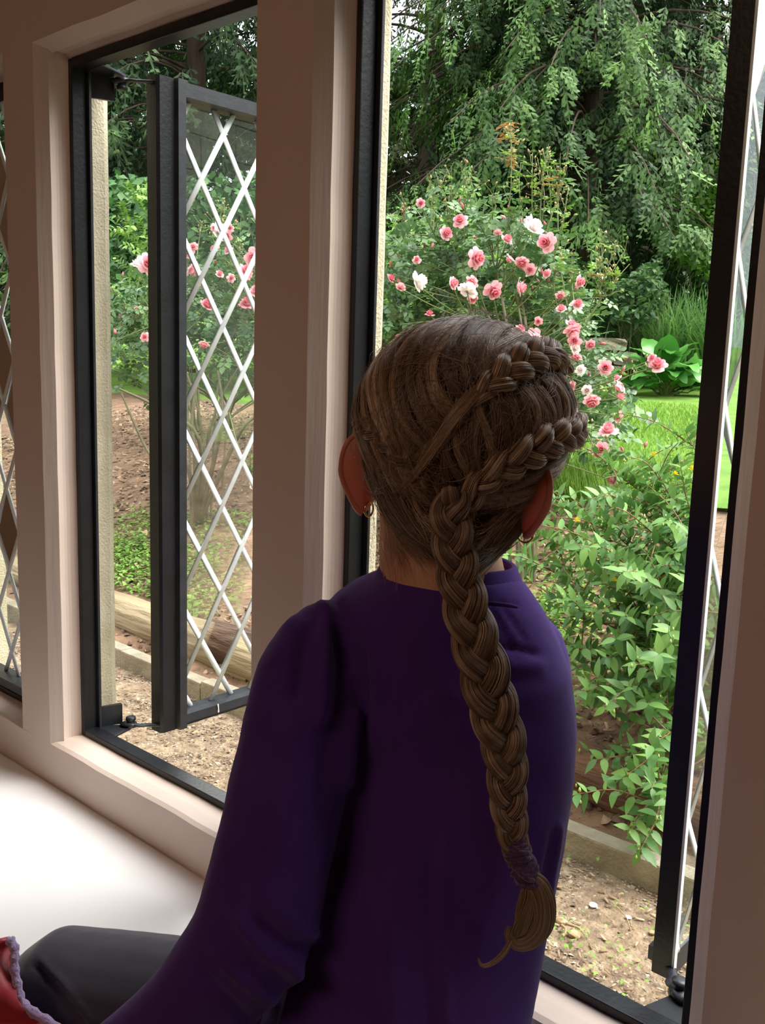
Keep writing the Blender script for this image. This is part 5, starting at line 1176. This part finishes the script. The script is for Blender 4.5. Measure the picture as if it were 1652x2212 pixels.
def mound(label, cat, name, poly, n, d0, d1, m, tv_tf, s, seed, singles=0, base=None, stems=10, zup=1.0, spread=0.6):
    """bushy plant whose leaves fill a volume on short stems from its base"""
    rg = np.random.default_rng(seed); C = fill(poly, n, d0, d1, rg); c = C.mean(0); b = np.array([c[0], c[1], float(gz(c[0], c[1]))]) if base is None else np.array(base, float)
    root = tag(empty(name, tuple(b)), label, cat)
    X = rand_unit(n, rg)*[1, 1, spread]; Z = np.tile([0, -0.2, zup], (n, 1))+rg.normal(size=(n, 3))*0.5
    leaf_batch(root, C, X, Z, rg.uniform(s[0], s[1], n), m, tv_tf, singles, rg=rg)
    stems_obj('stems', [(arch(b+rg.normal(size=3)*[.15, .15, 0], C[rg.integers(n)], .5, 8, rg), np.linspace(.012, .003, 8)) for _ in range(stems)], stem_b, root, 5)
    return root
mound('low lime green shrub glowing behind the rose bush', 'shrub', 'lime_shrub', [(815, 520), (860, 485), (930, 470), (1010, 480), (1090, 500), (1150, 560), (1180, 650), (1150, 760), (820, 760)], 5200, 5.0, 6.4, fresh_leaf, LT4, (0.035, 0.06), 41, 60)
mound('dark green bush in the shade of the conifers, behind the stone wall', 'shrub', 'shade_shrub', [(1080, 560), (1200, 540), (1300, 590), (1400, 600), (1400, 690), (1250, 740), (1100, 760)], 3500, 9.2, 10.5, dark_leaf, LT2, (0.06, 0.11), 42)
mound('bright green creeper hanging at the right behind the tall grass', 'creeper', 'creeper', [(1400, 470), (1450, 400), (1560, 350), (1680, 330), (1700, 620), (1560, 620), (1470, 560), (1420, 540)], 5200, 9.8, 11.2, fresh_leaf, LT2, (0.06, 0.10), 43, 0)
mound('small blue green bush left of the tall grass', 'shrub', 'small_bush', [(1320, 620), (1370, 590), (1420, 560), (1440, 650), (1400, 700), (1320, 690)], 1400, 8.7, 9.4, rose_leaf, LT4, (0.05, 0.08), 44, 0)
mound('low green ground cover behind the left rose bush', 'ground cover', 'ground_cover', [(240, 740), (400, 740), (560, 735), (740, 745), (740, 790), (560, 800), (400, 790), (240, 800)], 1800, 5.6, 7.0, fresh_leaf, LT2, (0.04, 0.06), 45, 0)
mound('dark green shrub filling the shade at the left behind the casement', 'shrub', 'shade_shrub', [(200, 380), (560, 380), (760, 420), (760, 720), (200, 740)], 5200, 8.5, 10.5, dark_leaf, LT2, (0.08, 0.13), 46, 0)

# big leaved plant and tall grass by the lawn
def ribbed_leaf(w=.30, n=10, mcols=7):
    V, F = [], []
    for i in range(n+1):
        t = i/n; hw = w*math.sin(PI*min(1, t*0.97+0.02)**0.75)**0.8*(1-.15*t)
        for j in range(mcols):
            u = j/(mcols-1)*2-1; V.append((t, u*hw, 0.10*math.sin(t*2.4)+.20*t-.42*t*t+0.16*abs(u)*hw+0.025*math.sin(t*22+u*3)*abs(u)))
    for i in range(n):
        for j in range(mcols-1): a = i*mcols+j; F.append((a, a+1, a+mcols+1, a+mcols))
    return np.array(V), np.array(F)
big_leaf_m = mat('glossy_broad_leaf', (0.055, 0.20, 0.03), tint=(0.13, 0.36, 0.07), rough=0.33, spec=0.6, trans=0.25)
bc = px(1440, 800, D=8.3); bc[2] = gz(bc[0], bc[1]); bl = tag(empty('broad_leaved_plant', tuple(bc)), 'clump of broad glossy crinkled green leaves at the lawn edge', 'plant')
rg = np.random.default_rng(51); LM = ribbed_leaf(); lp = []
for k in range(46):
    a = rg.uniform(0, 2*PI); r = rg.uniform(0.03, 0.24); c = bc+np.array([math.cos(a)*r, math.sin(a)*r, rg.uniform(0.05, 0.34)*(1-r)])
    el = rg.uniform(0.0, 1.1) if r < .18 else rg.uniform(-.3, .5); d = np.array([math.cos(a)*math.cos(el), math.sin(a)*math.cos(el), math.sin(el)]); lp.append((c, d))
P = np.array([q[0] for q in lp]); X = np.array([q[1] for q in lp])
leaf_batch(bl, P, X, np.tile([0, -.2, 1.0], (46, 1))+rg.normal(size=(46, 3))*.25, rg.uniform(.24, .38, 46), big_leaf_m, LM, 46, rg=rg)
stems_obj('leaf_stalk', [(np.array([bc+[0, 0, -.02], (bc+p)/2+UP*0.03, p]), np.array([.012, .010, .007])) for p in P], stem_g, bl, 5)
def blades(root, n, c, rad, L0, L1, m, seed, name='blades', w=0.010, lean=0.5):
    rg = np.random.default_rng(seed); V, F, T = [], [], []; K = 6; t = np.linspace(0, 1, K)
    a = rg.uniform(0, 2*PI, n); r = rad*np.sqrt(rg.uniform(0, 1, n)); B = np.stack([c[0]+np.cos(a)*r, c[1]+np.sin(a)*r*.7], -1); z = gz(B[:, 0], B[:, 1])-0.02
    L = rg.uniform(L0, L1, n); le = rg.uniform(0.15, 1, n)*lean; a2 = a+rg.normal(size=n)*0.6; dx, dy = np.cos(a2), np.sin(a2)
    h = L[:, None]*(t-0.35*le[:, None]*t**2.5-0.25*le[:, None]*t**4); o = L[:, None]*(le[:, None]*t**2)*0.9
    C = np.stack([B[:, :1]+o*dx[:, None], B[:, 1:]+o*dy[:, None], z[:, None]+h], -1); wd = w*(1-t)**.6*np.minimum(1, .4+t*3)
    S_ = np.stack([-dy, dx, 0*dx], -1)[:, None]*wd[None, :, None]; V = np.stack([C-S_, C+S_], 2).reshape(-1, 3)
    i = (np.arange(n)*K*2)[:, None]; j = np.arange(K-1)[None]*2; F = np.stack([i+j, i+j+1, i+j+3, i+j+2], -1).reshape(-1, 4)
    T = np.repeat(rg.uniform(0, 1, n), K*2)
    o = place(name, fast_mesh(name, V, F, m, True, T), root)
    return o
grass_m = mat('long_grass_blade', (0.07, 0.19, 0.045), tint=(0.24, 0.42, 0.12), rough=0.45, trans=0.3)
for (x, D, lab, n, L, sd_) in ((1440, 9.3, 'tall arching clump of long green grass blades beside the right casement', 700, 1.25, 52), (1560, 9.0, 'second clump of tall grass seen through the edge-on casement glass', 500, 1.2, 53)):
    gc = px(x, 800, D=D); gc[2] = gz(gc[0], gc[1]); gr = tag(empty('tall_grass', tuple(gc)), lab, 'ornamental grass')
    blades(gr, n, gc, .35, L*.6, L, grass_m, sd_, w=0.010, lean=.75)['kind'] = 'stuff'
# mown lawn blades near enough to tell
lw = mat('lawn_blade', (0.13, 0.29, 0.02), tint=(0.30, 0.48, 0.07), rough=0.6, trans=0.3)
def lawn_blades(name, n, xr, yr, h0, h1, m, seed, label, cat, w=.0022, dens=None):
    rg = np.random.default_rng(seed); X = rg.uniform(*xr, n); Y = yr[0]+(yr[1]-yr[0])*rg.uniform(0, 1, n)**1.5; a = rg.uniform(0, 2*PI, n); h = rg.uniform(h0, h1, n)
    if dens is not None: k = dens(X, Y, rg); X, Y, a, h = X[k], Y[k], a[k], h[k]; n = len(X)
    Z = gz(X, Y)+.01; d = np.stack([np.cos(a), np.sin(a)], -1); wv = np.stack([-d[:, 1], d[:, 0], 0*a], -1)*w*(1+Y*.15)[:, None]; B = np.stack([X, Y, Z], -1)
    tip = B+np.stack([d[:, 0]*h*.5, d[:, 1]*h*.5, h], -1); V = np.stack([B-wv, B+wv, tip], 1).reshape(-1, 3); F = np.arange(3*n).reshape(-1, 3)
    return tag(link(name, fast_mesh(name, V, F, m, False, np.repeat(rg.uniform(0, 1, n), 3))), label, cat, kind='stuff')
lawn_blades('grass', 120000, (-5.5, 0.4), (3.06, 6.4), .02, .05, lw, 61, 'short mown grass of the lawn', 'grass', .0028, lambda X, Y, r: (X > -3.75) | (Y > 4.6))
lawn_blades('rough_grass', 9000, (-3.6, -.3), (2.85, 3.45), .05, .16, lw, 62, 'longer untrimmed grass along the lawn edge', 'grass', .0025)
# weeds in the bed
def weed(x, y, D, s, n, label, seed, m=fresh_leaf, t=LT6):
    rg = np.random.default_rng(seed); P = gpt(x, y+14); root = tag(empty('weed', tuple(P)), label, 'weed', None)
    h = s*1.6; k = np.arange(n); C = P+np.stack([rg.normal(size=n)*s*.05, rg.normal(size=n)*s*.05, h*k/n], -1); a = k*2.4+rg.normal(size=n)*.2; X = np.stack([np.cos(a), np.sin(a), .45+0*a], -1)
    leaf_batch(root, C, X, np.tile([0, 0, 1.0], (n, 1)), s*(1.1-.6*k/n)*rg.uniform(.8, 1.1, n), m, t, n, rg=rg)
    tube('stem', [P-UP*.01, P+UP*h*.5, P+UP*h], [.003, .0025, .0015], stem_g, root, 5)
for i, a in enumerate((((462, 1232), 3.35, .085, 12, 'tall weed with narrow leaves behind the casement glass, middle of the bed'), ((415, 1330), 3.05, .075, 12, 'leafy weed just behind the log, against the casement stile'), ((525, 1310), 3.0, .080, 14, 'broad leafed weed behind the log, beside the central mullion'),
        ((332, 1270), 3.2, .060, 12, 'weed beside the dark casement stile, left of it'), ((300, 1170), 3.7, .060, 10, 'weed in bare soil left of the casement, uppermost one'), ((285, 1310), 3.1, .055, 10, 'weed growing close behind the left end of the log'), ((320, 1445), 2.72, .040, 8, 'seedling between log and kerb, nearer the stile'), ((262, 1412), 2.8, .035, 7, 'seedling between log and kerb, nearer the stone reveal'),
        ((540, 1005), 4.2, .08, 10, 'weed under the left rose bush beside the mullion'))):
    (x, y), D, s, n, lab = a; weed(x, y, D, s, n, lab, 70+i)
def small_weeds(name, n, xr, yr, seed, label, s=(.012, .03), patch=1.2):
    rg = np.random.default_rng(seed); c = np.stack([rg.uniform(*xr, 60), rg.uniform(*yr, 60)], -1); k = rg.integers(0, 60, n); X = c[k, 0]+rg.normal(size=n)*.10*patch; Y = np.clip(c[k, 1]+rg.normal(size=n)*.06*patch, yr[0], yr[1])
    P = np.stack([X, Y, gz(X, Y)+rg.uniform(.008, .04, n)], -1); Xd = rand_unit(n, rg)*[1, 1, .3]; V, F, T = scatter(LT2[0], LT2[1], P, rot_axes(Xd, np.tile([0, 0, 1.0], (n, 1))), rg.uniform(*s, n), rg.uniform(0, 1, n))
    return tag(link(name, fast_mesh(name, V, F, fresh_leaf, True, T)), label, 'weeds', kind='stuff')
small_weeds('seedlings', 9000, (-4.2, -1.5), (1.45, 2.2), 81, 'carpet of tiny green seedlings on the soil behind the log')
small_weeds('low_weeds', 3500, (-1.9, .2), (1.5, 3.0), 82, 'sparse low weeds under the arching shrub', (.015, .035))
small_weeds('moss_sprigs', 700, (-1.3, .2), (.5, 1.07), 83, 'tiny moss and weed sprigs on the path', (.006, .014), .5)

# dry stone wall beyond the lawn, stone by stone
wall_m = mat('mossy_grey_stone', (0.13, 0.115, 0.075), (0.36, 0.31, 0.21), scale=9, rough=0.95, bump=1.0, bscale=60, bdist=0.02, c3=(0.23, 0.20, 0.13))
wp = px(1368, 812, D=8.9); wx, wy = wp[0], wp[1]; wz = float(gz(wx, wy))-.04
dw = tag(empty('garden_wall', (wx-1, wy, wz)), 'low dry stone wall end with slab coping, beyond the rose bush', 'stone wall')
rg = np.random.default_rng(91); z = wz
dirw = np.array([-AR[0], -AR[1]])*1.0
def stone_block(c, L, h, d, name):
    bm = bmesh.new(); bmesh.ops.create_cube(bm, size=1.0); bmesh.ops.subdivide_edges(bm, edges=bm.edges, cuts=2, use_grid_fill=True)
    for v in bm.verts:
        n_ = 1+0.07*rg.normal(); p_ = v.co*1.0; e_ = 1-0.10*(abs(p_.x*2)**6*abs(p_.z*2)**6); 
        v.co = Vector((p_.x*L*e_, p_.y*d*n_, p_.z*h*e_))
    bmesh.ops.rotate(bm, cent=(0, 0, 0), matrix=Matrix.Rotation(math.atan2(AR[1], AR[0]), 3, 'Z'), verts=bm.verts); bmesh.ops.translate(bm, vec=Vector(c), verts=bm.verts)
    return bm_obj(name, bm, wall_m, dw)
for row, h in enumerate((.15, .14, .13, .12)):
    s = 0.0
    while s < 2.3:
        L = rg.uniform(.22, .42) if row < 3 else rg.uniform(.34, .5); s0 = s+(0.12 if row % 2 and s == 0 else 0); c = (wx+dirw[0]*(s0+L/2), wy+dirw[1]*(s0+L/2)); d = .30 if row < 3 else .36
        stone_block((c[0], c[1], z+h/2), L-.012, h-.010, d, 'stone' if row < 3 else 'coping_slab'); s = s0+L
    z += h

# ------------------------------------------------------------------ conifers
def spray_template(seed, n=5):
    """flat drooping fan of scale-leaf twiglets, unit length along +X"""
    rg = np.random.default_rng(seed); V, F, o = [], [], 0
    def blade(a, b, w):
        nonlocal o
        a, b = np.array(a), np.array(b); d = b-a; s = np.array([-d[1], d[0], 0]); s = s/max(1e-6, np.linalg.norm(s))*w; m_ = a+d*.55
        V.extend([a, m_+s+[0, 0, .012], b, m_-s-[0, 0, .012]]); F.append((o, o+3, o+2, o+1)); o += 4
    for i in range(n):
        t = (i+.6)/n; x = t; z = -.35*t*t
        for sg in (1, -1):
            L = .42*(1-t*.72)*rg.uniform(.75, 1.1); ang = math.radians(48+rg.normal()*8); e = (x+math.cos(ang)*L, sg*math.sin(ang)*L, z-.30*L); blade((x, 0, z), e, .055)
            for q in (.55,):
                a = (x+math.cos(ang)*L*q, sg*math.sin(ang)*L*q, z-.3*L*q); l2 = L*.38
                blade(a, (a[0]+l2*.95, a[1]+sg*l2*.15, a[2]-.1*l2), .045)
    blade((0, 0, 0), (1.08, 0, -.42), .035)
    return np.array(V), np.array(F)
SPT = [spray_template(s, 4) for s in (1, 2, 3)]; SPF = [spray_template(s, 3) for s in (4, 5, 6)]
def tri_quads_mesh(name, V, F, m, tint):
    return quads_to_mesh(name, [(V, F)], m, True, tint)
def conifer(label, name, pos, H_, R_, zc, nb, ns, m, seed, sl=(0.10, 0.21), trunk_r=.16, group='tall conifers behind the garden', side=None, bark_m=None, tm=None):
    tm = tm or SPF
    rg = np.random.default_rng(seed); x0, y0 = pos; z0 = float(gz(x0, y0)); root = tag(empty(name, (x0, y0, z0)), label, 'conifer', group)
    tube('trunk', [(x0, y0, z0-.1), (x0+.05, y0, z0+H_*.5), (x0, y0, z0+H_)], [trunk_r, trunk_r*.7, .04], bark_m or trunk_m, root, 10)
    P, X, Z, S, T, br = [], [], [], [], [], []
    for b in range(nb):
        t = rg.uniform(0, 1)**.85; z = z0+zc+(H_-zc)*t; a = rg.uniform(0, 2*PI)
        if side is not None and rg.uniform() < .72: a = side+rg.normal()*1.0
        L = R_*(1-t)**.65*rg.uniform(.6, 1.15)+.25; d = np.array([math.cos(a), math.sin(a), 0]); k = 8; tt = np.linspace(0, 1, k)
        C = np.array([x0, y0, z])+d*(L*tt)[:, None]+UP*(L*(.22*tt-.50*tt**2.2))[:, None]; br.append((C, np.linspace(.022, .005, k)))
        q = rg.uniform(.30, 1, ns)**.8; i = np.minimum((q*(k-1)).astype(int), k-2); f = q*(k-1)-i; c = C[i]*(1-f)[:, None]+C[i+1]*f[:, None]
        dt = C[-1]-C[-2]; dt /= np.linalg.norm(dt); sd = np.cross(dt, UP); sd /= np.linalg.norm(sd)
        s_ = rg.choice([-1, 1], ns)*rg.uniform(.1, 1, ns); xx = dt[None]*rg.uniform(.3, 1, ns)[:, None]+sd[None]*s_[:, None]-UP*rg.uniform(.1, 1.1, ns)[:, None]+rg.normal(size=(ns, 3))*.35
        P.append(c+rg.normal(size=(ns, 3))*.09*[1, 1, .8]-UP*rg.uniform(0, .10, ns)[:, None]); X.append(xx); Z.append(np.tile(UP+d*.5, (ns, 1))+rg.normal(size=(ns, 3))*.25); S.append(rg.uniform(sl[0], sl[1], ns)*(.8+.5*(1-t))); T.append(np.clip(q**2.5*rg.uniform(.2, 1.1, ns)*rg.choice([.35, .7, 1.0]), 0, 1))  # tint grows towards branch tips, light on the outer sprays put into colour
    P, X, Z, S, T = np.vstack(P), np.vstack(X), np.vstack(Z), np.concatenate(S), np.concatenate(T); R = rot_axes(X, Z); k = rg.integers(0, 3, len(P)); Vs, Fs, Ts, o = [], [], [], 0
    for j in range(3):
        q = k == j; V, F, t_ = scatter(tm[j][0], tm[j][1], P[q], R[q], S[q], T[q]); Vs.append(V); Fs.append(F+o); Ts.append(t_); o += len(V)
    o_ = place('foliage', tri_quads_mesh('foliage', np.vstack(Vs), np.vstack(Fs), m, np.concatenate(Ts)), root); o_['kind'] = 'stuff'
    stems_obj('branches', br, bark_m or trunk_m, root, 5)
    return root
trunk_m = mat('conifer_bark', (0.05, 0.032, 0.022), (0.11, 0.07, 0.045), scale=8, rough=0.95, bump=1.0, stretch=(1, 1, .15), bdist=.02)
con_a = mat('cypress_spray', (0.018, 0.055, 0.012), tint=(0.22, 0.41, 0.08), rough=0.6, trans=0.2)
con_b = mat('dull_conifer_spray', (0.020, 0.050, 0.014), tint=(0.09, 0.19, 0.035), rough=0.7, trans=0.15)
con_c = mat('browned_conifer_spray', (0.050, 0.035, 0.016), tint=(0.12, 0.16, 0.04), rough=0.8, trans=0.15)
def gpos(x, D): p_ = px(x, 800, D=D); return (float(p_[0]), float(p_[1]))
TO = -PI/2-0.3     # towards the house
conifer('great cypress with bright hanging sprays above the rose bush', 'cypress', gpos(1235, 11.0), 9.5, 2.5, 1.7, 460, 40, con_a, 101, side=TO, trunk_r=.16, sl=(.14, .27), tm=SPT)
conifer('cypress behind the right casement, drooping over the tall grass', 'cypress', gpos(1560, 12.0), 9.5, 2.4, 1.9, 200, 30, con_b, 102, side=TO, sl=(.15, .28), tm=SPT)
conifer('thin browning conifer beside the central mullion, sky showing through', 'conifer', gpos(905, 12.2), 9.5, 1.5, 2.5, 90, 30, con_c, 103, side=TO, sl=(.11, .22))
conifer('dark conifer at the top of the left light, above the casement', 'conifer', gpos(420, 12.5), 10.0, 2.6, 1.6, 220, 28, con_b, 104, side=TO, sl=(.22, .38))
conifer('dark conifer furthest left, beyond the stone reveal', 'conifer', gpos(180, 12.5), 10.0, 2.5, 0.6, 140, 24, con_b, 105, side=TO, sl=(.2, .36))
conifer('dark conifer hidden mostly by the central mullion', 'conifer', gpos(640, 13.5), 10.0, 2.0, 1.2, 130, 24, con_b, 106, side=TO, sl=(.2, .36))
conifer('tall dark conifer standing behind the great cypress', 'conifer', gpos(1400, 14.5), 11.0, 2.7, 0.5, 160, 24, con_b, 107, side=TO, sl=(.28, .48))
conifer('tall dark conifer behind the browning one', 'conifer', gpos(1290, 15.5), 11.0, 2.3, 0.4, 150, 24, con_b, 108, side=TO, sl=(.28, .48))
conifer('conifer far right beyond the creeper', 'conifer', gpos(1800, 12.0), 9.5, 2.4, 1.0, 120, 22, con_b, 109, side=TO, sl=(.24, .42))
def hedge(label, xs, D, hz, n, m, seed):
    rg = np.random.default_rng(seed); a, b = np.array(gpos(xs[0], D)), np.array(gpos(xs[1], D)); root = tag(empty('hedge', ((a[0]+b[0])/2, (a[1]+b[1])/2, float(gz(*((a+b)/2))))), label, 'hedge')
    t = rg.uniform(0, 1, n); P2 = a+(b-a)*t[:, None]+rg.normal(size=(n, 2))*.28; z = gz(P2[:, 0], P2[:, 1])+rg.uniform(0, hz, n); P = np.column_stack([P2, z])
    X = rand_unit(n, rg)*[1, 1, .5]; V, F, T = scatter(LT2[0], LT2[1], P, rot_axes(X, np.tile([0, -.3, 1.0], (n, 1))+rg.normal(size=(n, 3))*.4), rg.uniform(.22, .36, n), rg.uniform(0, 1, n)**2)
    o = place('foliage', fast_mesh('foliage', V, F, m, True, T), root); o['kind'] = 'stuff'
    stems_obj('stems', [(np.array([[*(a+(b-a)*q), float(gz(*(a+(b-a)*q)))-.05], [*(a+(b-a)*q), float(gz(*(a+(b-a)*q)))+hz*.8]]), np.array([.05, .02])) for q in np.linspace(.02, .98, 16)], trunk_m, root, 6)
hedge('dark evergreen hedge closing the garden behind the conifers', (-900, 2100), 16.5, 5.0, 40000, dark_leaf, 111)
